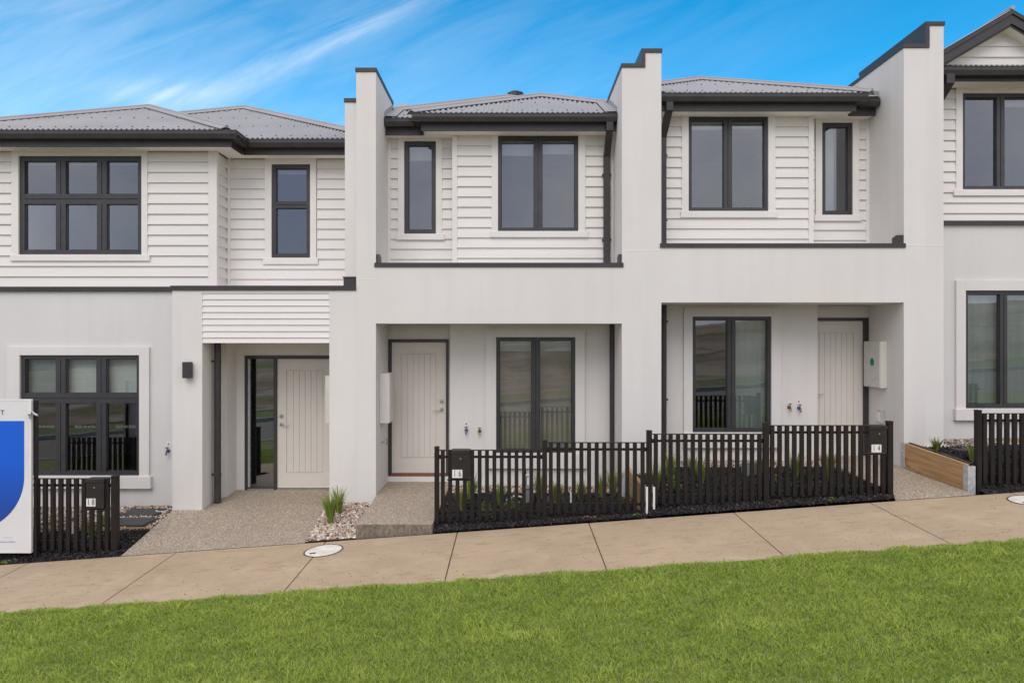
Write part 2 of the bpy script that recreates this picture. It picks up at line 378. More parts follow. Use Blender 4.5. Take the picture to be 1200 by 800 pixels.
def siding(mb, u0, u1, z0, z1, holes, mp, cover=.158, proud=.026):
    """lapped boards: each face leans out to a drip edge over the board below"""
    z = z1
    while z > z0+.005:
        zb = max(z-cover, z0); t = z; full = cover
        cuts = sorted({zb, t, *[q for h in holes for q in (h[2], h[3]) if zb < q < t]})
        for c, d in zip(cuts[:-1], cuts[1:]):
            segs = [(u0, u1)]
            for h in holes:
                if h[2] < (c+d)/2 < h[3]:
                    ns = []
                    for a, b in segs:
                        if h[1] <= a or h[0] >= b: ns.append((a, b)); continue
                        if h[0] > a: ns.append((a, h[0]))
                        if h[1] < b: ns.append((h[1], b))
                    segs = ns
            o = lambda q: .005 + proud*(t-q)/full
            for a, b in segs:
                lip = c == zb
                P = [mp(a,-o(c),c), mp(b,-o(c),c), mp(b,-o(d),d), mp(a,-o(d),d), mp(a,.004,c), mp(b,.004,c), mp(b,.004,d), mp(a,.004,d)]
                if lip:
                    P2 = [mp(a,-o(c),c+.004), mp(b,-o(c),c+.004), mp(a,-o(c)+.006,c), mp(b,-o(c)+.006,c)]
                    mb.add([P2[0],P2[1],P[2],P[3],P2[2],P2[3],P[4],P[5]], [(0,1,2,3),(4,5,1,0),(6,7,5,4)])
                else: mb.add(P, [(0,1,2,3),(4,5,1,0)])
                mb.add(P, [(0,3,7,4),(1,5,6,2),(3,2,6,7)])
        z = zb
# ------------------------------------------------------------------ windows and doors
def window(house, rect, Y, fw, mw, cols=1, rows=None, trim=None, sill=None, blind=None, blindmat='blind', kind='siding', stickers=None, screen=None):
    """rect in metres x0,x1,z0,z1 ; cols equal ; rows = list of heights fractions from top"""
    x0, x1, z0, z1 = rect; fr = MB(); gl = MB(); yf = Y-.004; yb = Y+.085
    rows = rows or [1.0]
    cw = (x1-x0-2*fw-(cols-1)*mw)/cols
    rh = [r*(z1-z0-2*fw-(len(rows)-1)*mw) for r in rows]
    fr.box(x0,x1,yf,yb,z0,z0+fw); fr.box(x0,x1,yf,yb,z1-fw,z1)
    fr.box(x0,x0+fw,yf+.002,yb-.002,z0+fw,z1-fw); fr.box(x1-fw,x1,yf+.002,yb-.002,z0+fw,z1-fw)
    zt = z1-fw
    for j, h in enumerate(rh):
        zb = zt-h; xa = x0+fw
        for i in range(cols):
            xb = xa+cw
            q = .010                                         # stepped glazing bead
            fr.box(xa,xa+q,yf+.022,yb,zb,zt); fr.box(xb-q,xb,yf+.022,yb,zb,zt)
            fr.box(xa+q,xb-q,yf+.023,yb,zb,zb+q); fr.box(xa+q,xb-q,yf+.023,yb,zt-q,zt)
            gl.add([(xa+q-.003,Y+.04,zb+q-.003),(xb-q+.003,Y+.04,zb+q-.003),(xb-q+.003,Y+.04,zt-q+.003),(xa+q-.003,Y+.04,zt-q+.003)], [(0,1,2,3)])
            if i < cols-1:
                g = .009; c = xb+mw/2                        # pair of stiles with a shadow gap
                fr.box(xb,c-g/2,yf+.004,yb-.004,zb,zt); fr.box(c+g/2,xb+mw,yf+.004,yb-.004,zb,zt); fr.box(c-g/2,c+g/2,yf+.02,yb-.006,zb,zt)
            xa = xb+mw
        if j < len(rh)-1:
            c = zb-mw/2; g = .009
            fr.box(x0+fw,x1-fw,yf+.003,yb-.003,c+g/2,zb); fr.box(x0+fw,x1-fw,yf+.003,yb-.003,zb-mw,c-g/2); fr.box(x0+fw,x1-fw,yf+.02,yb-.006,c-g/2,c+g/2)
        zt = zb-mw
    f = fr.build('window', M['frame'], house)
    gl.build('pane', M['glass'], f)
    if trim:
        t = MB(); lo, ro = trim[0], trim[1]
        p = .034 if kind == 'siding' else .04
        zl = sill[2] if sill else z0
        t.box(x0-lo,x0-.001,Y-p,Y+.05,zl,trim[2]); t.box(x1+.001,x1+ro,Y-p,Y+.05,zl,trim[2])
        if trim[2] > z1+.03: t.box(x0,x1,Y-p,Y+.05,z1+.001,trim[2])
        t.build('architrave', M['trim'] if kind == 'siding' else M['render'], f)
    if sill:
        s = MB(); p = .048 if kind == 'siding' else .07
        s.box(sill[0],sill[1],Y-p,Y+.05,sill[3],sill[2]); s.build('sill', M['trim'] if kind == 'siding' else M['render'], f, bevel=.006)
    if blind:
        b = MB()
        for (a, c, d, e) in blind: b.box(a,c,Y+.15,Y+.155,d,e); b.box(a,c,Y+.14,Y+.165,d-.025,d)
        b.build('blind', M[blindmat], f)
    if screen:
        b = MB(); b.box(x0,x1,Y+.19,Y+.194,z0,z1); b.build('screen_blind', M['screen'], f)
    if stickers:
        k = MB()
        for (cx, cz) in stickers:
            for dx, w in ((-.10,.05),(0,.018),(.10,.05)):
                for zz in (-.013, .013): k.box(cx+dx-w,cx+dx+w,Y+.036,Y+.039,cz+zz-.002,cz+zz+.002)
                for xx in (-w, w): k.box(cx+dx+xx-.002,cx+dx+xx+.002,Y+.0355,Y+.0385,cz-.016,cz+.016)
        k.build('safety_sticker', M['sticker'], f)
    return f
def door(house, x0, x1, z0, z1, Y, fl=.045, fr_=.045, ft=.05, handle='right', sill=True, sidelight=None, thr=.07):
    """leaf from x0..x1, z0..z1 with a dark frame"""
    xl = (sidelight[0] if sidelight else x0)-fl
    f = MB(); f.box(xl,x1+fr_,Y-.02,Y+.10,z1+.004,z1+ft); f.box(xl,xl+fl-.003,Y-.018,Y+.10,z0-thr,z1+.004); f.box(x1+.003,x1+fr_,Y-.018,Y+.10,z0-thr,z1+.004)
    if sidelight:
        f.box(sidelight[1],x0-.004,Y-.018,Y+.10,z0-thr,z1+.004)
        f.box(sidelight[0]-.003,sidelight[1],Y+.0,Y+.08,z0-thr,z0-thr+.05)
    fo = f.build('door_frame', M['frame'], house)
    if sidelight:
        g = MB(); g.box(sidelight[0],sidelight[1],Y+.03,Y+.036,z0-thr+.05,z1); g.build('sidelight', M['glass'], fo)
        g = MB(); a, b = sidelight
        g.box(a-.002,a+.028,Y+.005,Y+.07,z0-thr+.05,z1); g.build('sidelight_bead', M['galv'], fo)
    d = MB(); w = x1-x0; h = z1-z0
    px0, px1, pz0, pz1 = x0+.14, x1-.14, z0+.235, z1-.175
    yl = Y+.012
    wall(d, x0, x1, z0, z1, [(px0,px1,pz0,pz1)], front(yl), .04)
    d.box(px0,px1,yl+.014,yl+.034,pz0,pz1)                 # sunken panel back
    n = 6; pw = (px1-px0-.04)/n                            # tongue and groove boards standing in the panel
    for i in range(n): d.box(px0+.02+i*pw+.003,px0+.02+(i+1)*pw-.003,yl+.005,yl+.016,pz0+.012,pz1-.012)
    lo = d.build('door', M['door'], house, bevel=.003)
    hx = x1-.065 if handle == 'right' else x0+.065; sgn = -1 if handle == 'right' else 1
    hz = z0+1.0
    k = MB(); k.tube([(hx,yl-.012,hz),(hx,yl+.002,hz)],.027,16); k.tube([(hx,yl-.012,hz),(hx,yl-.05,hz),(hx+sgn*.02,yl-.055,hz),(hx+sgn*.125,yl-.05,hz-.004)],.0095,10)
    k.build('handle', M['steel'], lo)
    k = MB(); k.tube([(hx,yl-.02,hz+.13),(hx,yl+.002,hz+.13)],.030,16); k.tube([(hx,yl-.028,hz+.13),(hx,yl-.02,hz+.13)],.016,12); k.build('deadlock', M['steel'], lo)
    if sill == 'red':
        s = MB(); s.box(x0-.003,x1+.003,Y-.03,Y+.09,z0-.045,z0-.006); s.build('door_sill', M['redtimber'], house)
        s = MB(); s.box(xl-.02,x1+fr_,Y-.05,Y+.12,z0-.16,z0-thr if False else z0-.047); s.build('doorstep', M['white'], house)
    elif sill:
        s = MB(); s.box(xl+fl,x1,Y-.015,Y+.09,z0-.03,z0-.006); s.build('door_sill', M['steel'], house)
    return lo
# ------------------------------------------------------------------ roofs and rainwater goods
TAN = math.tan(R(25)); PITCH = .076; AMP = .0128
def hip_roof(house, ax, ay, ze, ey, xl, xr, yback, caps=('l','r')):
    """corrugated hip: apex (ax, ay), eave line y=ey at height ze, clipped to xl..xr, ridge runs back to yback"""
    run = ay-ey; mb = MB(); step = PITCH/8
    def strip(cols, pt):
        o = len(mb.v); vs = []; fs = []
        for (u, a, b) in cols: vs += [pt(u, a), pt(u, b)]
        for i in range(len(cols)-1): fs.append((2*i,2*i+2,2*i+3,2*i+1))
        mb.add(vs, fs, 0, True)
    c = lambda u: AMP*math.cos(2*math.pi*u/PITCH)
    cols = []; u = max(ax-run, xl)
    while u <= min(ax+run, xr)+1e-6:
        top = run-abs(u-ax)
        if top > .002: cols.append((u, 0, top))
        u += step
    strip(cols, lambda u, v: (u, ey+v, ze+v*TAN+c(u)))
    for sgn, lim in ((-1, xl), (1, xr)):
        cols = []; y = ey
        while y <= yback:
            d = min(y-ey, run); a = 0
            clip = max(0, run-abs(lim-ax))        # part cut away by the party wall
            if d > clip+.002: cols.append((y, clip, d))
            y += step
        if len(cols) > 1: strip(cols, lambda y, v: (ax+sgn*(run-v), y, ze+v*TAN+c(y)))
    u = math.ceil(max(ax-run, xl)/PITCH)*PITCH; kk = 0
    while u < min(ax+run, xr):
        top = run-abs(u-ax)
        if kk % 3 == 0:
            for v in (.16, 1.05, 1.95, 2.8):
                if v < top-.12: mb.tube([(u,ey+v,ze+v*TAN+AMP-.002),(u,ey+v-.004,ze+v*TAN+AMP+.009)],.011,6,1)
        u += PITCH; kk += 1
    ro = mb.build_one('roof', [M['roof'], M['char']], house)
    cp = MB(); w = .095
    def cap(A, B, perps):
        A = Vector(A); B = Vector(B)
        for P, dz in perps:
            P = Vector(P)
            q = [A+Vector((0,0,.055)), B+Vector((0,0,.055)), B+P*w+Vector((0,0,.030-dz*w)), A+P*w+Vector((0,0,.030-dz*w))]
            cp.add(q+[p-Vector((0,0,.012)) for p in q], [(0,1,2,3),(7,6,5,4),(0,4,5,1),(3,2,6,7),(0,3,7,4),(1,5,6,2)])
        cp.tube([A+Vector((0,0,.045)), B+Vector((0,0,.045))], .024, 8)
    r2 = math.sqrt(.5)
    for sgn, lim in ((-1, xl), (1, xr)):
        L_ = min(run, abs(lim-ax)); 
        A = (ax+sgn*L_, ay-L_, ze+(run-L_)*TAN); B = (ax, ay, ze+run*TAN)
        cap(A, B, [((sgn*r2, r2, 0), TAN*r2), ((-sgn*r2, -r2, 0), TAN*r2)])
    cap((ax, ay, ze+run*TAN), (ax, yback, ze+run*TAN), [((1,0,0),TAN), ((-1,0,0),TAN)])
    cp.build('ridge_cap', M['roofcap'], ro)
    return ro
def gutter_run(mb, x0, x1, yf, zt):
    """quad gutter along x: front face with a rolled lip, sloping base, open top"""
    p = [(yf,zt),(yf+.012,zt),(yf+.012,zt-.008),(yf+.006,zt-.012),(yf+.006,zt-.055),(yf+.028,zt-.112),(yf+.118,zt-.112),(yf+.118,zt-.03),(yf+.124,zt-.03),(yf+.124,zt-.120),(yf+.022,zt-.120),(yf-.002,zt-.058),(yf-.002,zt-.014),(yf-.006,zt-.006)]
    mb.prism_x(p, x0, x1)
def gutter_side(mb, y0, y1, xo, zt, sgn):
    """the same profile along y; xo is the outer face, sgn=-1 when it faces -x"""
    p = [(0,zt),(.012,zt),(.012,zt-.008),(.006,zt-.012),(.006,zt-.055),(.028,zt-.112),(.118,zt-.112),(.118,zt-.03),(.124,zt-.03),(.124,zt-.120),(.022,zt-.120),(-.002,zt-.058),(-.002,zt-.014),(-.006,zt-.006)]
    mb.prism_y([(xo-sgn*a, z) for a, z in p], y0, y1)
def clamps(dp, pts):
    k = MB()
    for (x, y, z, w) in pts: k.box(x-w,x+w,y-.012,y+.05,z-.012,z+.012)
    k.build('pipe_clip', M['char'], dp)
def tap(house, x, y, z, kind, label=True):
    t = MB()
    m = M['brass'] if kind == 'brass' else M['lilac']
    t.tube([(x,y,z),(x,y-.05,z)],.012,10); t.tube([(x,y-.05,z+.012),(x,y-.05,z-.005),(x,y-.075,z-.03),(x,y-.085,z-.055)],[.016,.017,.014,.013],10)
    t.tube([(x,y-.048,z+.01),(x,y-.048,z+.05)],.008,8); t.tube([(x-.026,y-.048,z+.052),(x,y-.048,z+.058),(x+.026,y-.048,z+.052)],.008,8)
    t.tube([(x,y,z),(x,y-.006,z)],.028,14)
    o = t.build('tap', m, house)
    if label:
        l = MB(); l.box(x-.032,x+.032,y-.004,y+.001,z+.065,z+.135); l.build('tap_label', M['white'], o)
        l = MB(); l.tube([(x,y-.006,z+.102),(x,y-.004,z+.102)],.014,12); l.build('tap_label_mark', M['red'], o)
def wall_fin(house, x0, x1, ztop, depth, zback, y0=10.0, step_to=None, yend=19.0):
    f = MB(); f.prism_x([(y0,-3.2),(y0+depth,-3.2),(y0+depth,ztop-.055),(y0,ztop-.055)], x0, x1)
    f.box(x0+.002,x1-.002,y0+depth,yend,-3.2,zback)
    o = f.build('party_wall', M['render'], house)
    c = MB(); c.box(x0-.012,x1+.012,y0-.018,y0+depth+.01,ztop-.052,ztop)
    if step_to is not None:                        # dressed-up flashing on the exposed side of the taller wall
        xs, zlow, sgn = step_to
        xa, xb = (xs-.014, xs+.045) if sgn < 0 else (xs-.045, xs+.014)
        c.box(xa,xb,y0-.016,y0+.02,zlow-.055,ztop-.054)
        c.box(*( (xs-.013, xs-.003) if sgn < 0 else (xs+.003, xs+.013)), y0+.022, y0+depth-.005, zlow+.004, ztop-.054)
    c.build('parapet_cap', M['char'], o)
    return o
def turbine(house, x, y, zb, zt):
    v = MB(); v.tube([(x,y,zb-.35),(x,y,zb+.03)],.12,20)
    h = zt-zb
    prof = [(zb+.03,.13),(zb+.03+h*.1,.155),(zb+h*.55,.168),(zb+h*.86,.15),(zt-.01,.10),(zt,.03)]
    v.tube([(x,y,z) for z,_ in prof],[r*.86 for _,r in prof],24)
    for k in range(22):
        a = 2*math.pi*k/22; ca, sa = math.cos(a), math.sin(a)
        for (z0,r0),(z1,r1) in zip(prof[:-2],prof[1:-1]):
            t = .012
            v.add([(x+ca*r0-sa*t,y+sa*r0+ca*t,z0),(x+ca*r0*1.04+sa*t,y+sa*r0*1.04-ca*t,z0),(x+ca*r1*1.04+sa*t,y+sa*r1*1.04-ca*t,z1),(x+ca*r1-sa*t,y+sa*r1+ca*t,z1)],[(0,1,2,3)])
    v.build('roof_vent', M['char'], house)
def rc(l, t, r, b, Y): return (X(l,Y), X(r,Y), Z(b,Y), Z(t,Y))
def shell(house, x0, x1, ybay, zf, z1st, zc, extra_sides=()):
    s = MB(); s.box(x0,x1,18.9,19.0,-3.2,zc); s.box(x0,x1,ybay+.15,18.88,zf-.15,zf); s.box(x0,x1,ybay+.2,18.88,z1st,z1st+.25)
    s.box(x0,x1,ybay+.15,18.88,zc-.02,zc); s.box(x0,x1,ybay+3.2,ybay+3.3,zf+.002,zc-.022)
    for a, b in extra_sides: s.box(a,b,ybay+.13,18.88,-3.2,zc-.024)
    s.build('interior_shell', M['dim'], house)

def mid_house(num, label, loc, xl, xr, fins, D, beam, cap, bayx, bay_side, win, nwin, gwin, roofp, dz):
    """narrow terrace house between two party walls; bay_side +1: bay on the right, entry on the left"""
    h = thing('townhouse', label, 'house', loc, 'row of two storey terraced townhouses')
    YB, YD = 10.85, 11.0
    for a in fins: wall_fin(h, *a)
    zb, zt = min(beam), max(beam)
    w = MB(); w.box(xl,xr,10.0,10.25,zb,zt); w.build('balcony_wall', M['render'], h)
    w = MB(); w.box(xl,xr,10.2502,YB-.001,zb+.006,zt-.2); w.build('porch_ceiling', M['soffit'], h)
    c = MB(); c.box(xl-.02,xr+.02,9.982,10.262,zt-.012,zt+.05)
    c.prism_x([(10.0,zt+.051),(10.26,zt+.051),(10.26,zt+.16),(10.14,zt+.19),(10.0,zt+.17)],xl+.002,xl+.03)
    c.prism_x([(10.0,zt+.051),(10.26,zt+.051),(10.26,zt+.16),(10.14,zt+.19),(10.0,zt+.17)],xr-.03,xr-.002)
    c.build('parapet_cap', M['char'], h)
    # ground floor walls
    bx0, bx1 = (bayx, xr) if bay_side > 0 else (xl, bayx)
    dx0, dx1 = (xl, bayx) if bay_side > 0 else (bayx, xr)
    g = MB(); wall(g, bx0, bx1, -3.2, zb+.004, [gwin['rect']], front(YB), .14)
    wall(g, dx0, dx1, -3.2, zb+.004, [D['hole']], front(YD), .14)
    g.build('ground_floor_wall', M['render'], h)
    # upper walls in lapped boards
    zso = roofp['zs']; z0u = zt-.19
    ux = win['corner']
    b0, b1 = (ux, xr) if bay_side > 0 else (xl, ux)
    n0, n1 = (xl, ux) if bay_side > 0 else (ux, xr)
    k = MB(); wall(k, b0, b1, z0u, zso, [win['rect']], front(YB+.005), .12); wall(k, n0, n1, z0u, zso, [nwin['rect']], front(YD+.005), .12)
    k.build('upper_wall', M['trim'], h)
    sd_ = MB(); siding(sd_, b0, b1, z0u, zso, [win['hole']], front(YB)); siding(sd_, n0, n1, z0u, zso, [nwin['hole']], front(YD))
    sd_.build('weatherboards', M['siding'], h)
    t = MB()
    cx0, cx1 = (ux-.004, ux+.072) if bay_side > 0 else (ux-.072, ux+.004)
    t.box(cx0,cx1,YB-.034,YD+.02,z0u,zso); e0 = (xl, xl+.045) if bay_side > 0 else (xr-.045, xr); t.box(*e0,YD-.03,YD,z0u,zso)
    e1 = (xr-.04, xr) if bay_side > 0 else (xl, xl+.04); t.box(*e1,YB-.03,YB,z0u,zso)
    t.build('corner_trim', M['trim'], h)
    window(h, win['rect'], YB, .05, .122, 2, trim=win['trim'], sill=win['sill'], blind=win.get('blind'))
    window(h, nwin['rect'], YD, .062, .1, 1, trim=nwin['trim'], sill=nwin['sill'], blind=nwin.get('blind'), blindmat=nwin.get('bm', 'blind'))
    window(h, gwin['rect'], YB, .05, .122, 2, trim=gwin['trim'], sill=gwin['sill'], blind=gwin.get('blind'), kind='render', blindmat=gwin.get('bm', 'blind'), stickers=gwin.get('stickers'), screen=gwin.get('screen'))
    door(h, *D['leaf'], YD, D['fl'], D['fr'], .05, D['handle'], 'red' if num == 16 else True)
    # eaves
    zg, yg, yd, gx = roofp['zg'], 10.4, 10.62, roofp['gx']
    so_ = MB()
    fx0, fx1 = (gx, xr) if bay_side > 0 else (xl, gx)
    so_.box(fx0+(.13 if bay_side > 0 else 0),fx1-(.13 if bay_side < 0 else 0),yg+.145,YB+.06,zso+.0006,zso+.012)
    so_.box((xl if bay_side > 0 else gx-.13),(gx+.13 if bay_side > 0 else roofp['dend']),yd+.145,YD+.06,zso+.0006,zso+.012)
    so_.box(*sorted((gx-(-.13)*bay_side, ux)),YB-.04,YD+.06,zso+.0009,zso+.012)
    so_.build('eaves_lining', M['soffit'], h)
    fa = MB(); 
    fa.box(fx0+(.12 if bay_side > 0 else 0),fx1-(.12 if bay_side < 0 else 0),yg+.125,yg+.144,zso-.022,zg-.03)
    fa.box((xl if bay_side > 0 else gx-.12),(gx+.12 if bay_side > 0 else roofp['dend']),yd+.125,yd+.144,zso-.022,zg-.03)
    xa = gx+.125*bay_side; fa.box(*sorted((xa, xa+.018*bay_side)),yg+.146,yd+.124,zso-.022,zg-.03)
    fa.build('fascia', M['char'], h)
    gu = MB(); gutter_run(gu, fx0, fx1, yg, zg)
    gutter_side(gu, yg+.001, yd+.12, gx, zg-.001, -bay_side)
    gutter_run(gu, *( (xl, gx) if bay_side > 0 else (gx, roofp['dend']) ), yd, zg-.002)
    if bay_side < 0: gu.box(roofp['dend'],roofp['dend']+.006,yd-.004,yd+.126,zg-.12,zg)
    gu.build('gutter', M['char'], h)
    hip_roof(h, roofp['ax'], 12.5, zg+.02, yg+.06, xl, xr, 16)
    hip_roof(h, roofp['mx'], 13.15, zg+.02, yd+.06, xl, xr, 18.9)
    fl_ = MB()
    for x_, y_ in ((xl, yd), (xr, yg)) if bay_side > 0 else ((xl, yg), (xr, yd)):
        s_ = 1 if x_ == xl else -1
        q_ = 11.42-y_-.05
        fl_.prism_x([(y_+.05,zg+.02),(y_+.05+q_,zg+.02+q_*TAN),(y_+.05+q_,zg+.12+q_*TAN),(y_+.05,zg+.11)], *sorted((x_+s_*.001, x_+s_*.006)))
        P = [(x_+s_*.006,y_+.05,zg+.045),(x_+s_*.18,y_+.05,zg+.040),(x_+s_*.18,y_+1.45,zg+.040+1.4*TAN),(x_+s_*.006,y_+1.45,zg+.045+1.4*TAN)]
        fl_.slab(P,.006)
    fl_.build('roof_flashing', M['roof'], h)
    # upper downpipe: drops from the gutter, cranks back to the wall, runs down behind the parapet
    px_ = roofp['px']; zt2 = zg-.11
    d = MB(); yw = YB-.065
    d.bar([(px_,yg+.065,zt2),(px_,yg+.065,zt2-.14)],.1,.075); d.bar([(px_,yg+.065,zt2-.11),(px_+roofp['lean'],yw,zt2-.44)],.098,.074); d.bar([(px_+roofp['lean'],yw,zt2-.41),(px_+roofp['lean'],yw,zt-.17)],.1,.075)
    dp = d.build('downpipe', M['char'], h); clamps(dp, [(px_+roofp['lean'],yw,zz_,.07) for zz_ in (zt2-.72, zt2-1.72)])
    d = MB(); pg = roofp['pg']; d.tube([(pg,YB-.09,zb+.004),(pg,YB-.09,-2.6)],.047,16)
    dp = d.build('downpipe', M['char'], h); clamps(dp, [(pg+.02,YB-.09,zz_,.05) for zz_ in (zb-.25, zb-1.45)])
    ra = roofp['vent']; turbine(h, *ra)
    return h

# ---------------- number 16
YB, YD = 10.85, 11.0
g16 = rc(581.5,395,674,530,YB); 
h16 = mid_house(16, 'white townhouse behind fence number 16, its door at left of a two pane window', (0,10,-2.26), -1.945, 1.571,
  [(-2.226,-1.945,3.878,1.42,3.30,10.0), (1.571,1.858,3.94,1.42,3.35,10.0)],
  dict(leaf=(X(459,YD),X(522.5,YD),Z(554,YD),Z(401,YD)), hole=(X(454.6,YD)+.01,X(527,YD)-.04,-2.14,Z(399,YD)+.02), fl=.05, fr=.045, handle='right'),
  (.232,1.049), None, -.959, 1,
  dict(rect=rc(583.7,159.5,677.5,271,YB), hole=(X(577,YB),X(686,YB),Z(278,YB),3.4), corner=-.92, trim=(.1,.11,3.158), sill=(X(574.5,YB),X(689,YB),Z(271.2,YB),Z(278.5,YB)),
       blind=[(X(585,YB),X(629,YB),Z(178,YB),Z(160,YB)),(X(631,YB),X(676,YB),Z(176,YB),Z(160,YB))]),
  dict(rect=rc(474,166,511,274,YD), hole=(X(467,YD),X(518,YD),Z(281,YD),3.4), trim=(.098,.098,3.158), sill=(X(464.5,YD),X(521.5,YD),Z(274.3,YD),Z(281.5,YD)),
       blind=[(X(474,YD),X(511,YD),Z(184,YD),Z(166,YD))]),
  dict(rect=g16, trim=(.16,.145,Z(385.5,YB)), sill=(X(569,YB),X(687,YB),Z(530.4,YB),Z(548,YB)),
       blind=[(g16[0],X(627,YB),Z(410,YB),Z(396,YB)),(X(628,YB),g16[1],Z(409.5,YB),Z(396,YB))], screen=True, stickers=[(X(604,YB),Z(479,YB)),(X(650,YB),Z(479,YB))]),
  dict(zs=3.158, zg=3.37, gx=-1.49, ax=.52, mx=-.11, px=X(714.5,10.46), lean=-.0, pg=X(718,10.76), vent=(X(604,13.6),13.6,4.56,Z(107.5,13.6)), dend=0), 0)
# ---------------- number 14
g14 = rc(811,371,903,506,YB)
h14 = mid_house(14, 'white townhouse behind fence number 14, its door at right of a two pane window', (3.87,10,-1.87), 2.134, 5.60,
  [(1.858,2.134,4.152,1.42,3.6,10.0,(1.858,3.94,-1)), (5.60,5.915,4.22,1.9,3.7,10.0)],
  dict(leaf=(X(948.5,YD),X(1011.5,YD),-2.03+.18,Z(376,YD)), hole=(X(944,YD)+.01,X(1018,YD)-.02,-1.85,Z(374,YD)+.02), fl=.045, fr=.085, handle='left'),
  (Z(289.3,10),Z(354.4,10)), None, X(958,YB), -1,
  dict(rect=rc(806.5,137.3,899.5,247.5,YB), hole=(X(799,YB),X(907.5,YB),Z(254.5,YB),3.7), corner=4.66, trim=(.105,.11,3.455), sill=(X(797,YB),X(910,YB),Z(247.8,YB),Z(255.5,YB)),
       blind=[(X(808,YB),X(852,YB),Z(147,YB),Z(138,YB)),(X(854,YB),X(898,YB),Z(146,YB),Z(138,YB))]),
  dict(rect=rc(962.5,144.3,998.3,252,YD), hole=(X(954,YD),X(1006,YD),Z(259,YD),3.7), trim=(.1,.1,3.455), sill=(X(953,YD),X(1008,YD),Z(252.3,YD),Z(259.5,YD)),
       blind=[(X(963,YD),X(982,YD),Z(252,YD),Z(144,YD))], bm='curtain'),
  dict(rect=g14, trim=(.135,.15,Z(360.5,YB)), sill=(X(800,YB),X(915,YB),Z(506.4,YB),Z(524,YB)),
       blind=[(X(855,YB),g14[1],Z(506,YB),Z(372,YB))], bm='curtain'),
  dict(zs=3.455, zg=3.67, gx=5.30, ax=3.35, mx=3.98, px=X(784.5,10.46), lean=-.03, pg=X(777.6,10.76), vent=(X(814,13.6),13.6,4.78,Z(91,13.6)), dend=5.58), .3)
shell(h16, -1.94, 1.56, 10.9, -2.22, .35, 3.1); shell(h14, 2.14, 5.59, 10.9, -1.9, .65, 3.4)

# meter boxes, taps, small fittings of 16 and 14
b = MB(); b.box(-1.944,-1.80,10.26,10.62,Z(496,10.26),Z(437.5,10.26)); o = b.build('meter_box', M['meter'], h16, bevel=.008)
b = MB(); b.box(-1.80,-1.792,10.275,10.605,Z(494,10.26),Z(439.5,10.26)); b.build('meter_box_door', M['meter'], o)
b = MB(); b.tube([(-1.9445,10.42,Z(518,10.4)),(-1.86,10.42,Z(518,10.4))],.012,8); b.tube([(-1.86,10.42,Z(514,10.4)),(-1.86,10.42,Z(521,10.4))],.018,8); b.build('garden_tap', M['steel'], h16)
b = MB(); b.box(5.50,5.599,10.44,10.94,-.725,-.025); o = b.build('meter_box', M['meter'], h14, bevel=.008)
b = MB(); b.box(5.492,5.50,10.455,10.925,-.71,-.04); d_ = b.build('meter_box_door', M['meter'], o)
for zc, s_ in ((-.13, 1), (-.60, -1)):
    b = MB(); b.bar([(5.4895,10.56,zc-.03*s_),(5.4895,10.69,zc+.03*s_)],.004,.008); b.bar([(5.4895,10.69,zc+.03*s_),(5.4895,10.82,zc-.03*s_)],.004,.008); b.build('pressed_rib', M['meter'], d_)
b = MB(); b.tube([(5.4915,10.67,-.34),(5.487,10.67,-.34)],.058,20); b.build('round_sticker', M['green'], d_)
b = MB(); b.box(5.53,5.599,10.5,10.62,Z(496,10.5),Z(480.5,10.5)); o = b.build('intercom_box', M['galv'], h14, bevel=.006)
b = MB(); b.box(5.524,5.53,10.515,10.605,Z(494,10.5),Z(483,10.5)); b.build('intercom_cover', M['white'], o)
tap(h16, X(546.5,YB), YB, Z(504,YB), 'lilac'); tap(h16, X(562,YB), YB, Z(505,YB), 'brass', False)
tap(h14, X(936,YB), YB, Z(478,YB), 'lilac'); tap(h14, X(924.5,YB), YB, Z(477,YB), 'brass', False)

# ---------------- number 18
h18 = thing('townhouse', 'white townhouse numbered 18 with six pane windows and a boarded porch front', 'house', (-5.5,10.6,-2.51), 'row of two storey terraced townhouses')
Y18, YE = 10.62, 11.05
g18 = rc(25,416,164.5,556.6,Y18); u18 = rc(23.4,183.4,167,298.4,Y18); n18 = rc(318.9,193,364,302,YE)
XL = -8.6
w = MB(); wall(w, XL, -4.43, -3.2, Z(341.5,Y18), [g18], front(Y18), .14); w.build('ground_floor_wall', M['render_back'], h18)
w = MB(); w.box(-4.854,-4.427,10.0,Y18-.002,-3.2,.713); w.box(-4.429,-4.33,Y18-.001,11.0,-3.2,.5); w.build('porch_pier', M['render'], h18)
w = MB(); w.box(-2.61,-2.2265,10.0,11.2,-3.2,.713); w.build('porch_pier', M['render'], h18)
w = MB(); w.box(-4.4265,-2.6105,10.03,10.22,Z(402,10),.712); w.box(-4.4265,-2.6105,10.001,10.028,Z(343.5,10),.712); w.build('porch_beam', M['render'], h18)
sb = MB(); siding(sb, -4.4265, -2.6105, Z(402,10), Z(343.5,10), [], front(10.022), cover=.091, proud=.018); sb.build('weatherboards', M['siding'], h18)
w = MB(); w.box(-4.427,-2.611,10.2205,10.999,Z(402,10)+.03,.60); w.build('porch_ceiling', M['soffit'], h18)
c = MB(); c.box(-4.875,-2.2267,9.98,10.24,.705,.772); c.box(-2.42,-2.2267,10.05,10.2,.773,.885); c.box(-2.43,-2.2267,10.04,10.21,.886,.905)
c.box(-4.875,-4.68,10.2402,Y18-.03,.706,.771)
c.build('parapet_cap', M['char'], h18)
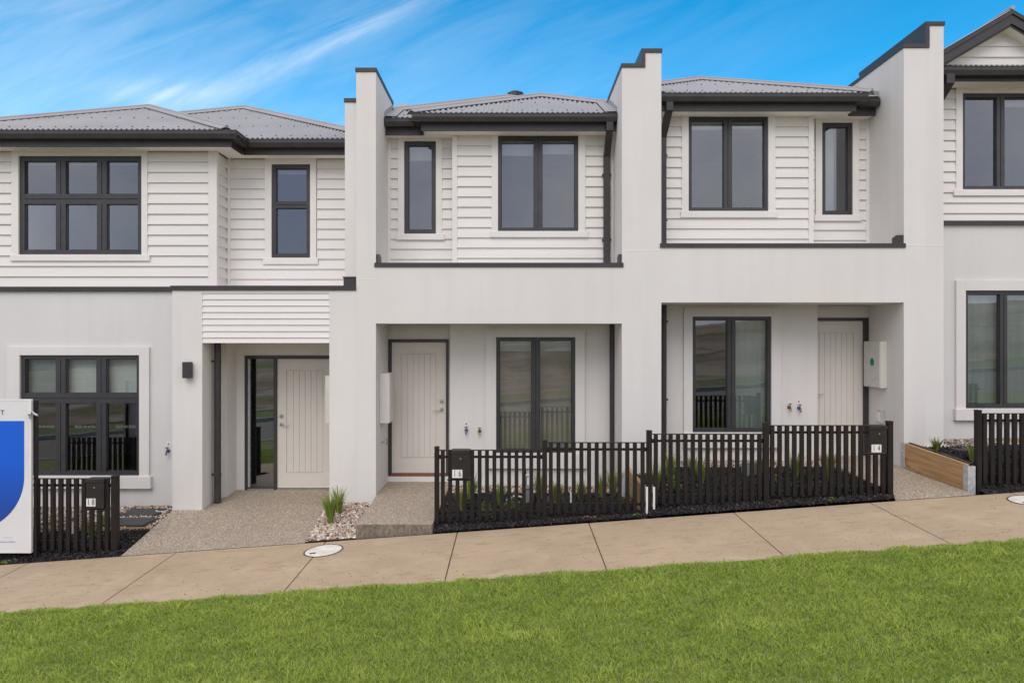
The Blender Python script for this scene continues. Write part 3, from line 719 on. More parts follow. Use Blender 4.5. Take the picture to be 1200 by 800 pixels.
# door wall
dl = (X(324.8,11.0), X(324.8,11.0)+.875, Z(571.5,11.0), Z(420.5,11.0)); slx = (X(290.5,11.0), X(321,11.0))
w = MB(); wall(w, -4.33, -2.62, -3.2, Z(402,10)+.035, [(X(287,11.0)+.01,dl[1]+.04,-2.36,dl[3]+.045)], front(11.0), .14); w.build('entry_wall', M['render'], h18)
door(h18, *dl, 11.0, .045, .05, .055, 'left', True, sidelight=slx, thr=.035)
# uppers
zs18 = 2.85
w = MB(); wall(w, XL, -4.51, .795, zs18, [u18], front(Y18+.005), .12); wall(w, -4.5, -2.3, .45, zs18, [n18], front(YE+.005), .12); w.build('upper_wall', M['trim'], h18)
sb = MB(); siding(sb, XL, -4.51, .80, zs18, [(X(14.5,Y18),X(174,Y18),Z(306,Y18),3)], front(Y18)); siding(sb, -4.5, -2.3, .5, zs18, [(X(311,YE),X(372,YE),Z(309.5,YE),3)], front(YE))
siding(sb, Y18, YE, .5, zs18, [], lambda u, d, z: (-4.5-d, u, z)); sb.build('weatherboards', M['siding'], h18)
t = MB(); t.box(-4.595,-4.466,Y18-.034,Y18+.045,.80,zs18); t.box(-4.478,-4.44,YE-.045,YE+.0,.55,zs18); t.build('corner_trim', M['trim'], h18)
c = MB(); c.box(XL,-4.70,Y18-.05,Y18+.02,.735,.795); c.build('flashing', M['char'], h18)
window(h18, u18, Y18, .07, .15, 3, rows=[.418,.582], trim=(.11,.09,zs18), sill=(X(14,Y18),X(177,Y18),Z(298.6,Y18),Z(306.2,Y18)),
  blind=[(u18[0],u18[1],Z(189,Y18),Z(184,Y18))])
window(h18, n18, YE, .06, .10, 1, rows=[.42,.58], trim=(.105,.095,zs18), sill=(X(309,YE),X(373.5,YE),Z(302.3,YE),Z(310,YE)), blind=[(n18[0],n18[1],Z(200,YE),Z(193,YE))])
window(h18, g18, Y18, .055, .15, 3, rows=[.335,.665], trim=(.20,.15,Z(406.5,Y18)), sill=(g18[0]-.26,X(179,Y18),Z(557.2,Y18),Z(571.5,Y18)), kind='render',
  blind=[(g18[0],g18[1],Z(460,Y18),Z(417,Y18))], stickers=[(X(p,Y18),Z(500,Y18)) for p in (50,98,146)])
# side, back
w = MB(); w.box(XL-.15,XL,Y18,19,-3.2,zs18); w.build('side_wall', M['render'], h18)
shell(h18, XL, -2.5, 11.1, -2.36, .1, zs18, ((-2.42,-2.3),))
wall_fin(h18, -2.402, -2.2262, Z(115.6,10.06), 1.5, 3.0, 10.06)
# eaves 18
zg = 3.045; yg, yd = 10.15, 10.6; gx = -4.0
so_ = MB(); so_.box(XL-.4,gx-.13,yg+.145,Y18-.035,zs18,zs18+.012); so_.box(gx-.14,-2.403,yd+.145,YE-.035,zs18,zs18+.012); so_.box(-4.46,gx-.13,Y18-.035,YE-.035,zs18+.0005,zs18+.012); so_.build('eaves_lining', M['soffit'], h18)
fa = MB(); fa.box(XL-.4,gx-.12,yg+.125,yg+.144,zs18-.02,zg-.03); fa.box(gx-.12,-2.403,yd+.125,yd+.144,zs18-.02,zg-.03); fa.box(gx-.143,gx-.125,yg+.146,yd+.124,zs18-.02,zg-.03); fa.build('fascia', M['char'], h18)
gu = MB(); gutter_run(gu, XL-.4, gx, yg, zg); gutter_side(gu, yg+.001, yd+.12, gx, zg-.001, 1); gutter_run(gu, gx, -2.403, yd, zg-.002); gu.build('gutter', M['char'], h18)
hip_roof(h18, -6.5, 12.55, zg+.02, yg+.06, -9.1, -3.9, 16)
hip_roof(h18, -5.33, 14.0, zg+.02, yd+.06, -8.8, -2.403, 18.9)
d = MB(); d.tube([(X(255,10.32),10.32,Z(402,10)+.03),(X(255,10.32),10.32,Z(594,10.32))],.048,16); dp = d.build('downpipe', M['char'], h18)
k = MB()
for zz_ in (Z(423,10.3), Z(556,10.3)): k.box(-4.427,X(255,10.32),10.30,10.325,zz_-.012,zz_+.012); k.tube([(X(255,10.32),10.32,zz_-.014),(X(255,10.32),10.32,zz_+.014)],.054,16)
k.build('pipe_clip', M['char'], dp)
l = MB(); l.box(X(212,9.9)+.02,X(222.5,9.9)+.008,9.892,9.975,Z(443,9.9),Z(424,9.9)); lo = l.build('wall_lamp', M['char'], h18, bevel=.005)
l = MB(); l.box(X(217,9.9)-.03,X(217,9.9)+.05,9.974,10.002,Z(438,9.9),Z(429,9.9)); l.build('lamp_bracket', M['char'], lo)
b = MB(); b.box(-2.73,-2.6105,10.22,10.68,Z(496,10.26),Z(440,10.26)); b.build('meter_box', M['meter'], h18, bevel=.008)
tap(h18, X(197.5,Y18), Y18, Z(528,Y18), 'lilac')

# ---------------- number 12
h12 = thing('townhouse', 'gabled white townhouse beside the timber garden edging', 'house', (7.6,10.6,-1.5), 'row of two storey terraced townhouses')
wall_fin(h12, 5.915, 6.168, 4.537, 1.9, 3.9, 10.0, (5.915,4.22,-1))
Y12 = 10.64; XR = 10.0
u12 = (X(1126.7,Y12), X(1126.7,Y12)+1.80, Z(222.4,Y12), Z(110,Y12)); g12 = (X(1130,Y12), X(1130,Y12)+1.80, Z(478,Y12), Z(340.5,Y12))
w = MB(); wall(w, 6.1685, XR, -3.2, Z(263.8,Y12), [g12], front(Y12), .14); w.build('ground_floor_wall', M['render_back'], h12)
zs12 = Z(96,10.35)
w = MB(); wall(w, 6.1685, XR, Z(259,Y12), zs12, [u12], front(Y12+.005), .12); w.build('upper_wall', M['trim'], h12)
sb = MB(); siding(sb, 6.1685, XR, Z(259,Y12), zs12, [(u12[0]-.09,u12[1]+.09,Z(230,Y12),5)], front(Y12)); sb.build('weatherboards', M['siding'], h12)
c = MB(); c.box(6.1685,XR,Y12-.05,Y12+.02,Z(263.8,Y12),Z(259.3,Y12)); c.build('flashing', M['char'], h12)
window(h12, u12, Y12, .052, .122, 3, trim=(.1,.1,zs12), sill=(u12[0]-.14,u12[1]+.14,Z(222.6,Y12),Z(230,Y12)), blind=[(u12[0]+.6,u12[1],Z(120,Y12),Z(111,Y12))])
window(h12, g12, Y12, .055, .11, 3, trim=(.145,.145,Z(329,Y12)), sill=(X(1117,Y12),g12[1]+.17,Z(478.5,Y12),Z(492,Y12)), kind='render', blind=[(u12[0]+.55,u12[1],Z(470,Y12),Z(341,Y12))], bm='curtain') if False else \
window(h12, g12, Y12, .055, .11, 3, trim=(.145,.145,Z(329,Y12)), sill=(X(1117,Y12),g12[1]+.17,Z(478.5,Y12),Z(492,Y12)), kind='render', blind=[(g12[0],g12[1],Z(471,Y12),Z(341,Y12))], blindmat='curtain')
w = MB(); w.box(XR,XR+.15,Y12,19,-3.2,zs12); w.build('side_wall', M['render'], h12)
shell(h12, 6.17, XR, 10.8, -1.55, .9, zs12, ())
zg12 = Z(77.5,10.15); yg = 10.15
so_ = MB(); so_.box(6.1685,XR+.4,yg+.145,Y12-.035,zs12,zs12+.012); so_.build('eaves_lining', M['soffit'], h12)
fa = MB(); fa.box(6.1685,XR+.4,yg+.125,yg+.144,zs12-.02,zg12-.03); fa.build('fascia', M['char'], h12)
gu = MB(); gutter_run(gu, 6.1685, XR+.4, yg, zg12); gu.build('gutter', M['char'], h12)
# pent strip, gable and main roof
mb = MB(); vs = []; fs = []; u = 6.1685; n = 0
while u < XR+.4:
    c_ = AMP*math.cos(2*math.pi*u/PITCH); vs += [(u,yg+.05,zg12+.02+c_),(u,yg+.62,zg12+.02+.57*TAN+c_)]; u += PITCH/8; n += 1
for i in range(n-1): fs.append((2*i,2*i+2,2*i+3,2*i+1))
mb.add(vs, fs, 0, True); mb.build('pent_roof', M['roof'], h12)
gxc = X(1186,10.1); gz = Z(12.4,10.1); sl = .585; hw = 1.42; zgb = Z(67.5,10.33)
ga = MB(); zz_ = gz-.22; Yg_ = 10.33
z_ = zgb
ga.prism_y([(gxc-hw,zgb-.2),(gxc+hw,zgb-.2),(gxc+hw,gz-.1-hw*sl),(gxc,gz-.1),(gxc-hw,gz-.1-hw*sl)], Yg_, Yg_+.1)
ga.build('gable_wall', M['trim'], h12)
sb = MB(); z_ = zgb
while z_ < gz-.16:
    z2 = min(z_+.158, gz-.12)
    a = (gz-.08-z_)/sl; a2 = max((gz-.08-z2)/sl, .01); a = min(a, hw); a2 = min(a2, hw)
    sb.add([(gxc-a,Yg_-.024,z_),(gxc+a,Yg_-.024,z_),(gxc+a2,Yg_-.005,z2),(gxc-a2,Yg_-.005,z2),(gxc-a,Yg_+.001,z_),(gxc+a,Yg_+.001,z_)], [(0,1,2,3),(4,5,1,0)]); z_ = z2
sb.build('weatherboards', M['siding'], h12)
ba = MB()
for s_ in (-1, 1):
    def rake(t0, t1, ya, yb_):
        p = [(gxc,gz-t0),(gxc+s_*hw,gz-t0-hw*sl),(gxc+s_*hw,gz-t1-hw*sl),(gxc,gz-t1)]
        ba.prism_y(p, ya, yb_)
    rake(.0,.055,10.08,10.2); rake(.056,.19,10.10,10.125); rake(.13,.225,10.126,10.14)
ba.build('bargeboard', M['char'], h12)
so2 = MB()
for s_ in (-1, 1): so2.prism_y([(gxc,gz-.205),(gxc+s_*hw,gz-.205-hw*sl),(gxc+s_*hw,gz-.215-hw*sl),(gxc,gz-.215)], 10.141, Yg_-.006)
so2.build('gable_lining', M['soffit'], h12)
mr = MB()
for s_ in (-1, 1):
    vs = []; fs = []; y = 10.09; n = 0
    while y < 14:
        c_ = AMP*math.cos(2*math.pi*y/PITCH); vs += [(gxc,y,gz+.012+c_),(gxc+s_*(hw+.03),y,gz+.012-(hw+.03)*sl+c_)]; y += PITCH/8; n += 1
    for i in range(n-1): fs.append((2*i,2*i+1,2*i+3,2*i+2))
    mr.add(vs, fs, 0, True)
mr.tube([(gxc,10.075,gz+.03),(gxc,14,gz+.03)],.03,8)
mr.build('gable_roof', M['roof'], h12)
hip_roof(h12, 8.1, 13.4, zg12+.02, yg+.5, 6.1685, XR+.5, 18.9)
d = MB(); px_ = X(1112.5,10.2); d.bar([(px_,10.21,zg12-.10),(px_,10.21,zg12-.24)],.12,.09); d.bar([(px_,10.21,zg12-.21),(px_-.02,10.55,zg12-.48)],.118,.088); d.bar([(px_-.06,10.55,zg12-.46),(px_-.06,10.55,Z(263,10.55))],.1,.07); d.build('downpipe', M['char'], h12)
b = MB(); b.box(6.17,6.17+.22,Y12-.1,Y12-.001,Z(484,Y12),Z(478,Y12)); b.box(6.17,6.22,Y12-.12,Y12-.001,Z(486,Y12),Z(476,Y12)); b.build('conduit_elbow', M['white'], h12, bevel=.004)
# ------------------------------------------------------------------ ground
GR = .0715
def zp(x, y=8.4): return -2.264+GR*x+.025*(y-8.4)
def gx_(x): return GR*max(-42, min(42, x))
def zlawn(x, y): return zp(x,6.86)+.012+.018*(y-6.86)
gs = MB(); xs = [-900,-200,-60,-42,-30,-20,-8,0,8,20,30,42,60,200,900]; ys = [-900,-200,-60,-30,-12,0,8,12,20,40,100,300,900]
vs = [(x,y,-2.75+gx_(x)) for y in ys for x in xs]; n = len(xs)
gs.add(vs, [(j*n+i,j*n+i+1,(j+1)*n+i+1,(j+1)*n+i) for j in range(len(ys)-1) for i in range(n-1)])
structure(gs.build('ground', M['earth']))
# footpath bays with tooled joints
J = [-13,-10.95,-9.3,-7.65,-5.80,-4.03,-2.235,-.656,.922,2.663,4.30,5.98,7.6,9.25,10.9,13]
J = [-13-1.8*k for k in range(15,0,-1)]+J+[13+1.8*k for k in range(1,16)]
fp = MB()
for a, b in zip(J[:-1], J[1:]):
    a += .007; b -= .007
    fp.slab([(a,6.80,zp(a,6.80)),(b,6.80,zp(b,6.80)),(b,8.4,zp(b,8.4)),(a,8.4,zp(a,8.4))], .12)
fp.slab([(-40,6.80,zp(-40,6.8)-.007),(40,6.80,zp(40,6.8)-.007),(40,8.395,zp(40,8.395)-.007),(-40,8.395,zp(-40,8.395)-.007)], .1, 1)
structure(fp.build('footpath', [M['concrete'], M['joint']]))
# nature strip, kerb, road, far verge
lw = MB(); xs = np.linspace(-40, 40, 161); ys = np.linspace(2.05, 6.87, 12)
vs = [(x,y,zlawn(x,y)-.015) for y in ys for x in xs]; n = len(xs)
lw.add(vs, [(j*n+i,j*n+i+1,(j+1)*n+i+1,(j+1)*n+i) for j in range(len(ys)-1) for i in range(n-1)], 0, True)
structure(lw.build('nature_strip', M['thatch']))
def sl_(x, y, dz): return (x, y, -2.40+GR*x+dz)
kb = MB()
for x0, x1 in ((-40, 0), (0, 40)): kb.slab([sl_(x0,1.75,0.02),sl_(x1,1.75,.02),sl_(x1,2.05,.03),sl_(x0,2.05,.03)], .4)
structure(kb.build('kerb', M['kerb']))
kb = MB(); kb.slab([sl_(-40,-5.6,.02),sl_(40,-5.6,.02),sl_(40,-5.3,.02),sl_(-40,-5.3,.02)], .4); structure(kb.build('kerb', M['kerb']))
rd = MB(); rd.slab([sl_(-40,-5.3,-.12),sl_(40,-5.3,-.12),sl_(40,1.75,-.12),sl_(-40,1.75,-.12)], .2); structure(rd.build('road', M['road']))
vg = MB(); vg.slab([sl_(-40,-8.6,.05),sl_(40,-8.6,.05),sl_(40,-5.6,.015),sl_(-40,-5.6,.015)], .3); structure(vg.build('far_verge', M['vergegrass']))
bk = MB(); xs = np.linspace(-60, 60, 61); prof = [(-8.6,.04),(-10,.15),(-12,.55),(-14,1.2),(-16,1.9),(-19,2.35),(-26,2.5),(-45,2.4),(-60,.0)]
vs = []
for y, h in prof:
    for x in xs:
        q = mnoise.noise(Vector((x*.22, y*.3, 1.3)))+.5*mnoise.noise(Vector((x*.7, y*.8, 5.1)))
        vs.append((x, y+q*.6, -2.38+gx_(x)+h+(q*.35 if h > .1 else 0)))
n = len(xs); bk.add(vs, [(j*n+i,(j+1)*n+i,(j+1)*n+i+1,j*n+i+1) for j in range(len(prof)-1) for i in range(n-1)], 0, True)
structure(bk.build('far_bank', M['bank']))
# entry paths of exposed aggregate
pa = MB(); 
pa.slab([(-4.70,8.412,zp(-4.70)+.004),(-2.49,8.412,zp(-2.49)+.004),(-2.615,10.0,-2.415),(-4.84,9.999,-2.43)], .3)
pa.slab([(-4.426,10.001,-2.428),(-2.6105,10.001,-2.415),(-2.6105,11.05,-2.352),(-4.33,11.05,-2.352)], .3)
structure(pa.build('entry_path', M['aggregate']))
pa = MB(); pa.slab([(-1.885,8.43,-2.218),(-.955,8.43,-2.216),(-.955,10.849,-2.218),(-.9602,10.999,-2.218),(-1.944,10.999,-2.218),(-1.944,10.0,-2.218),(-1.905,9.4,-2.218)], .5, 0, 1); o = pa.build('entry_path', [M['aggregate'], M['slabedge']], bevel=.012); structure(o)
pa = MB(); pa.slab([(4.61,8.412,zp(4.61)+.004),(5.58,8.412,zp(5.58)+.004),(5.585,9.99,-1.835),(5.59,10.95,-1.81),(4.72,10.95,-1.81),(4.72,9.9,-1.84),(4.72,8.66,-1.896)], .4); structure(pa.build('entry_path', M['aggregate']))
# black expansion strip where each path meets the footpath
ex = MB()
for a, b in ((-4.70,-2.49),(-1.885,-.955),(4.61,5.58)): ex.slab([(a,8.4005,zp(a)+.003),(b,8.4005,zp(b)+.003),(b,8.4115,zp(b)+.003),(a,8.4115,zp(a)+.003)], .05)
structure(ex.build('expansion_joint', M['black']))

# garden beds: height functions per lot
def lerp(a, b, t): t = max(0, min(1, t)); return a+(b-a)*t
def zb18(x, y): return lerp(zp(x)+.0, -2.515+.01*(x+5), (y-8.42)/1.2)
def zb16(x, y): return lerp(zp(x)+.02, -2.262, (y-8.42)/1.8)
def zb14(x, y): return lerp(zp(x)+.03, -1.872, (y-8.42)/2.0)
def zb12(x, y): return lerp(zp(x)+.0, -1.525+.02*(x-6), (y-8.55)/.9)
def zw(x, y): return lerp(zp(x,8.42)+.015, -2.335, (y-8.42)/1.5)
def bed(name, x0, x1, y0, y1, zf, m, ny=8, nx=14, edge=None):
    b = MB(); vs = []
    for j in range(ny+1):
        y = y0+(y1-y0)*j/ny
        a, c = edge(y) if edge else (x0, x1)
        for i in range(nx+1):
            x = a+(c-a)*i/nx; vs.append((x,y,zf(x,y)))
    n = nx+1; b.add(vs, [(j*n+i,j*n+i+1,(j+1)*n+i+1,(j+1)*n+i) for j in range(ny) for i in range(nx)], 0, True)
    return structure(b.build(name, m))
e18 = lambda y: (-9.5, lerp(-4.71,-4.86,(y-8.4)/1.6))
bed('garden_bed', 0,0,8.405,9.35,zb18,M['mulch'],edge=e18)
bed('gravel_bed', 0,0,9.35,10.63,zb18,M['earth'],edge=lambda y:(-9.5,lerp(-4.71,-4.86,(y-8.4)/1.6)))
bed('garden_bed', -.95,1.60,8.405,10.3,zb16,M['mulch']); bed('gravel_bed', -.955,1.6,10.3,10.86,zb16,M['earth'])
bed('garden_bed', 0,0,8.405,10.3,zb14,M['mulch'],edge=lambda y:(1.66,lerp(4.60,4.715,(y-8.405)/.25))); bed('gravel_bed', 1.66,4.715,10.3,10.86,zb14,M['earth'])
bed('garden_bed', 5.72,10,8.405,9.9,zb12,M['mulch']); bed('gravel_bed', 5.72,10,9.9,10.65,zb12,M['earth'])
ew = lambda y: (lerp(-2.485,-2.615,(y-8.42)/1.6), lerp(-1.89,-1.944,(y-8.42)/1.6))
bed('gravel_bed', 0,0,8.403,10.0,zw,M['earth'],edge=ew)

def tinted(name, V, Fc, tint, m, label, cat, per_face_vertices=True, smooth=False):
    me = bpy.data.meshes.new(name); V = V.copy(); V[:,2] += OFF
    me.vertices.add(len(V)); me.vertices.foreach_set('co', V.astype(np.float32).ravel())
    tot = sum(f.size for f in Fc); nf = sum(len(f) for f in Fc)
    me.loops.add(tot); me.polygons.add(nf)
    me.loops.foreach_set('vertex_index', np.concatenate([f.ravel() for f in Fc]).astype(np.int32))
    sizes = np.concatenate([np.full(len(f), f.shape[1]) for f in Fc]); st = np.concatenate([[0], np.cumsum(sizes)[:-1]])
    me.polygons.foreach_set('loop_start', st.astype(np.int32)); me.polygons.foreach_set('loop_total', sizes.astype(np.int32))
    if smooth: me.polygons.foreach_set('use_smooth', np.ones(nf, dtype=bool))
    me.materials.append(m); me.update(calc_edges=True)
    at = me.color_attributes.new('tint', 'FLOAT_COLOR', 'POINT')
    at.data.foreach_set('color', np.concatenate([tint, np.ones((len(tint),1))], 1).astype(np.float32).ravel())
    o = bpy.data.objects.new(name, me); COL.objects.link(o)
    return stuff(o, label, cat)
# pebbles: squashed icosahedra
ICO = bmesh.new(); bmesh.ops.create_icosphere(ICO, subdivisions=1, radius=1)
IV = np.array([v.co[:] for v in ICO.verts]); IF = np.array([[v.index for v in f.verts] for f in ICO.faces]); ICO.free()
def pebbles(name, pts, size, label, pal):
    n = len(pts); sc = rng.uniform(.6,1.25,(n,1,3))*size*rng.uniform(.55,1.3,(n,1,1)); sc[:,:,2] *= .62
    a = rng.uniform(0,6.283,n); c, s_ = np.cos(a)[:,None], np.sin(a)[:,None]
    v = IV[None]*(1+rng.uniform(-.16,.16,(n,len(IV),1)))*sc
    x = v[:,:,0]*c-v[:,:,1]*s_; y = v[:,:,0]*s_+v[:,:,1]*c
    tl = rng.uniform(-.35,.35,(n,1)); z = v[:,:,2]+x*tl
    V = np.stack([x,y,z],2)+pts[:,None,:]
    Fc = (IF[None]+(np.arange(n)*len(IV))[:,None,None]).reshape(-1,3)
    pal = np.array(pal); t = pal[rng.integers(0,len(pal),n)]*rng.uniform(.75,1.15,(n,1))
    return tinted(name, V.reshape(-1,3), [Fc], np.repeat(t,len(IV),0), M['pebble'], label, 'gravel', smooth=True)
PAL = [(.50,.36,.25),(.58,.47,.37),(.62,.55,.47),(.44,.27,.18),(.36,.27,.21),(.66,.62,.57),(.52,.40,.33),(.28,.21,.17)]
def scatter(n, x0, x1, y0, y1, zf, edge=None, keep=None):
    out = []
    while len(out) < n:
        y = random.uniform(y0,y1); a, c = edge(y) if edge else (x0,x1)
        x = random.uniform(a,c)
        if keep and not keep(x,y): continue
        out.append((x,y,zf(x,y)+random.uniform(.0,.018)))
    return np.array(out)
pebbles('pebble_gravel', scatter(2300,0,0,8.42,9.98,zw,ew), .019, 'cream and pink pebbles in a wedge between two entry paths', PAL)
pav18 = [(-5.62,-5.08,9.98,10.38),(-5.66,-4.96,9.45,9.83)]
inp = lambda x,y,P: any(a-.02<x<b+.02 and c-.02<y<d+.02 for a,b,c,d in P)
pebbles('pebble_gravel', scatter(3600,-8.2,-4.84,9.36,10.6,zb18,keep=lambda x,y: not inp(x,y,pav18)), .017, 'cream gravel around two dark pavers beside the lefthand porch', PAL)
pebbles('pebble_gravel', scatter(1500,-.93,1.55,10.3,10.84,zb16), .018, 'strip of cream gravel under the window of number 16', PAL)
pebbles('pebble_gravel', scatter(1700,1.7,4.7,10.3,10.84,zb14), .018, 'strip of cream gravel under the window of number 14', PAL)
pebbles('pebble_gravel', scatter(1500,5.75,8.4,9.9,10.6,zb12), .018, 'cream gravel behind the timber garden edging', PAL)
def chips(pts, size, label):
    n = len(pts); B = np.array([(-1,-1,-1),(1,-1,-1),(1,1,-1),(-1,1,-1),(-1,-1,1),(1,-1,1),(1,1,1),(-1,1,1)],float)
    Q = np.array([(0,3,2,1),(4,5,6,7),(0,1,5,4),(1,2,6,5),(2,3,7,6),(3,0,4,7)])
    sc = np.stack([rng.uniform(.4,1.3,n),rng.uniform(.2,.55,n),rng.uniform(.1,.3,n)],1)*size
    v = B[None]*sc[:,None]*(1+rng.uniform(-.3,.3,(n,8,1)))
    q = rng.normal(size=(n,4)); q[:,1:3] *= .45; q /= np.linalg.norm(q,axis=1)[:,None]
    w_,x,y,z = q.T
    Rm = np.stack([np.stack([1-2*(y*y+z*z),2*(x*y-z*w_),2*(x*z+y*w_)],1),np.stack([2*(x*y+z*w_),1-2*(x*x+z*z),2*(y*z-x*w_)],1),np.stack([2*(x*z-y*w_),2*(y*z+x*w_),1-2*(x*x+y*y)],1)],1)
    V = np.einsum('nij,nkj->nki',Rm,v)+pts[:,None,:]
    Fc = (Q[None]+(np.arange(n)*8)[:,None,None]).reshape(-1,4)
    g = rng.uniform(.008,.050,(n,1))*np.where(rng.random((n,1))<.05,3.0,1); t = g*np.array([[1.08,.98,.97]])
    return tinted('bark_mulch', V.reshape(-1,3), [Fc], np.repeat(t,8,0), M['chip'], label, 'mulch')
chips(np.concatenate([scatter(3500,-6.8,-4.72,8.41,9.34,zb18,edge=lambda y:(-6.9,lerp(-4.73,-4.82,(y-8.4)/1)))]), .020, 'black bark mulch around the fence numbered 18')
chips(np.concatenate([scatter(3600,-.93,1.63,8.41,8.8,zb16),scatter(2500,-.93,1.58,8.8,10.3,zb16)]), .020, 'black bark mulch under the fence numbered 16')
chips(np.concatenate([scatter(3600,1.70,4.60,8.41,8.8,zb14),scatter(3200,1.70,4.70,8.8,10.3,zb14)]), .020, 'black bark mulch under the fence numbered 14')
chips(np.concatenate([scatter(4000,5.73,8.2,8.41,9.9,zb12)]), .020, 'black bark mulch under the fence right of the timber edging')

# lawn: individual blades
def lawn(n, x0, x1, y0, y1):
    x = rng.uniform(x0,x1,n); y = rng.uniform(y0,y1,n)
    N = 48; gx = np.linspace(x0,x1,N*2); gy = np.linspace(y0,y1,N)
    def field(f, sd):
        T = np.array([[mnoise.fractal(Vector((a*f,b*f*1.6,sd)),1.0,2.0,4) for a in gx] for b in gy])
        ix = np.clip(((x-x0)/(x1-x0)*(2*N-1)),0,2*N-1.001); iy = np.clip((y-y0)/(y1-y0)*(N-1),0,N-1.001)
        i = ix.astype(int); j = iy.astype(int); u = ix-i; v = iy-j
        return T[j,i]*(1-u)*(1-v)+T[j,i+1]*u*(1-v)+T[j+1,i]*(1-u)*v+T[j+1,i+1]*u*v
    f1, f2 = field(1.3,2.0), field(5.0,9.0)
    edge = 6.83+.10*f2+.03*f1+rng.normal(0,.012,n)
    k = (y < edge); x, y, f1, f2 = x[k], y[k], f1[k], f2[k]; n = len(x)
    z = np.array([-2.264])+GR*x+.025*(6.86-8.4)+.012+.018*(y-6.86)-.015
    h = rng.uniform(.02,.046,n)*(1+.7*f2+.3*f1)*np.clip((edge[k]-y)*5+.45,.45,1); w = rng.uniform(.0016,.0032,n); tall = rng.random(n) < .05; h = np.where(tall, h*1.7, h)
    a = rng.uniform(0,6.283,n); lean = rng.uniform(.5,1.7,n)*h; la = rng.uniform(0,6.283,n)+.9*f1
    dx, dy = np.cos(la)*lean, np.sin(la)*lean; cx, cy = np.cos(a)*w, np.sin(a)*w
    V = np.empty((n,5,3))
    V[:,0] = np.stack([x-cx,y-cy,z],1); V[:,1] = np.stack([x+cx,y+cy,z],1)
    V[:,2] = np.stack([x+cx*.75+dx*.4,y+cy*.75+dy*.4,z+h*.62],1); V[:,3] = np.stack([x-cx*.75+dx*.4,y-cy*.75+dy*.4,z+h*.62],1)
    V[:,4] = np.stack([x+dx,y+dy,z+h*.8],1)
    o = np.arange(n)[:,None]*5
    Q = o+np.array([[0,1,2,3]]); T = o+np.array([[3,2,4]])
    base = np.array([.34,.46,.065]); dry = np.array([.55,.52,.22]); deep = np.array([.13,.235,.03]); bright = np.array([.54,.64,.13])
    r = rng.random(n)[:,None]; m_ = np.clip(.48+.6*f1+.5*f2,0,1)[:,None]
    t = base*(1-m_)+bright*m_
    t = np.where(r < .08, dry, np.where(r < .30, deep, t))*rng.uniform(.7,1.25,(n,1))*(1+.12*f2[:,None])
    return tinted('lawn_grass', V.reshape(-1,3), [Q,T], np.repeat(t,5,0), M['blade'], 'short green lawn covering the strip in front of the footpath', 'grass')
lawn(380000, -6.6, 6.6, 4.3, 6.90)

# ------------------------------------------------------------------ strappy plants and little weeds
def tussock(x, y, z, h, n, label, spread=.5, dark=0, group=None, name='strappy_plant', cat='plant'):
    mb_v = []; Q = []; T = []; tint = []
    for k in range(n):
        a = random.uniform(0,6.283); l = h*random.uniform(.6,1.1); out = spread*l*random.uniform(.15,1)
        w = random.uniform(.0035,.006); pa = a+1.57+random.uniform(-.4,.4); cx, cy = math.cos(pa)*w, math.sin(pa)*w
        bx, by = x+math.cos(a)*random.uniform(0,.035), y+math.sin(a)*random.uniform(0,.035)
        i0 = len(mb_v); c = random.random()
        col = np.array([.11,.20,.03])*(1-c)+np.array([.33,.40,.075])*c
        if random.random() < .12: col = np.array([.45,.36,.15])
        if dark: col = col*.65
        prof = [(0,1),(.35,1),(.7,.8),(1,.05)]
        for t, ww in prof:
            px, py = bx+math.cos(a)*out*t**1.7, by+math.sin(a)*out*t**1.7
            pz = z+l*(t-.28*(out/l)*t**2.5)
            mb_v += [(px-cx*ww,py-cy*ww,pz),(px+cx*ww,py+cy*ww,pz)]; tint += [col,col]
        for q in range(3): Q.append((i0+2*q,i0+2*q+1,i0+2*q+3,i0+2*q+2))
    V = np.array(mb_v)-np.array([x,y,z])
    o = tinted(name, V, [np.array(Q)], np.array(tint), M['leaf'], label, cat)
    for vtx in (o,): 
        o.location = (x, y, z+OFF)
        me = o.data; co = np.empty(len(me.vertices)*3, np.float32); me.vertices.foreach_get('co', co); co = co.reshape(-1,3); co[:,2] -= OFF; me.vertices.foreach_set('co', co.ravel()); me.update()
    del o['kind']
    if group: o['group'] = group
    return o
def atpx(px, py_, Y): return X(px,Y), Y
G = 'strappy plants in the garden beds'
x, y = X(387,9.05), 9.05; tussock(x,y,zw(x,y),.40,190,'denser green grass tuft nearer the footpath in the pebble wedge',.42,group=G)
x, y = X(397,9.5), 9.5; tussock(x,y,zw(x,y),.38,120,'thinner grass tuft at the foot of the porch pier in pebbles',.5,group=G)
for px, Y, h, lb in ((541,9.3,.26,'grass tuft nearest the letterbox numbered 16'),(552,9.9,.30,'grass tuft right of the letterbox numbered 16, set back near the wall'),(586,9.6,.22,'short grass tuft left of the grey water meter'),
        (632,9.9,.30,'grass tuft just right of the grey water meter'),(652,9.5,.26,'grass tuft behind the middle post of the fence numbered 16'),(681,9.7,.22,'grass tuft in the middle of the right half of the fence numbered 16'),(706,9.9,.26,'grass tuft left of the downpipe behind the fence numbered 16'),(718,10.0,.34,'tall grass tuft in front of the downpipe of number 16')):
    x = X(px,Y); tussock(x,Y,zb16(x,Y)-.01,h*1.45,110,lb,.45,group=G)
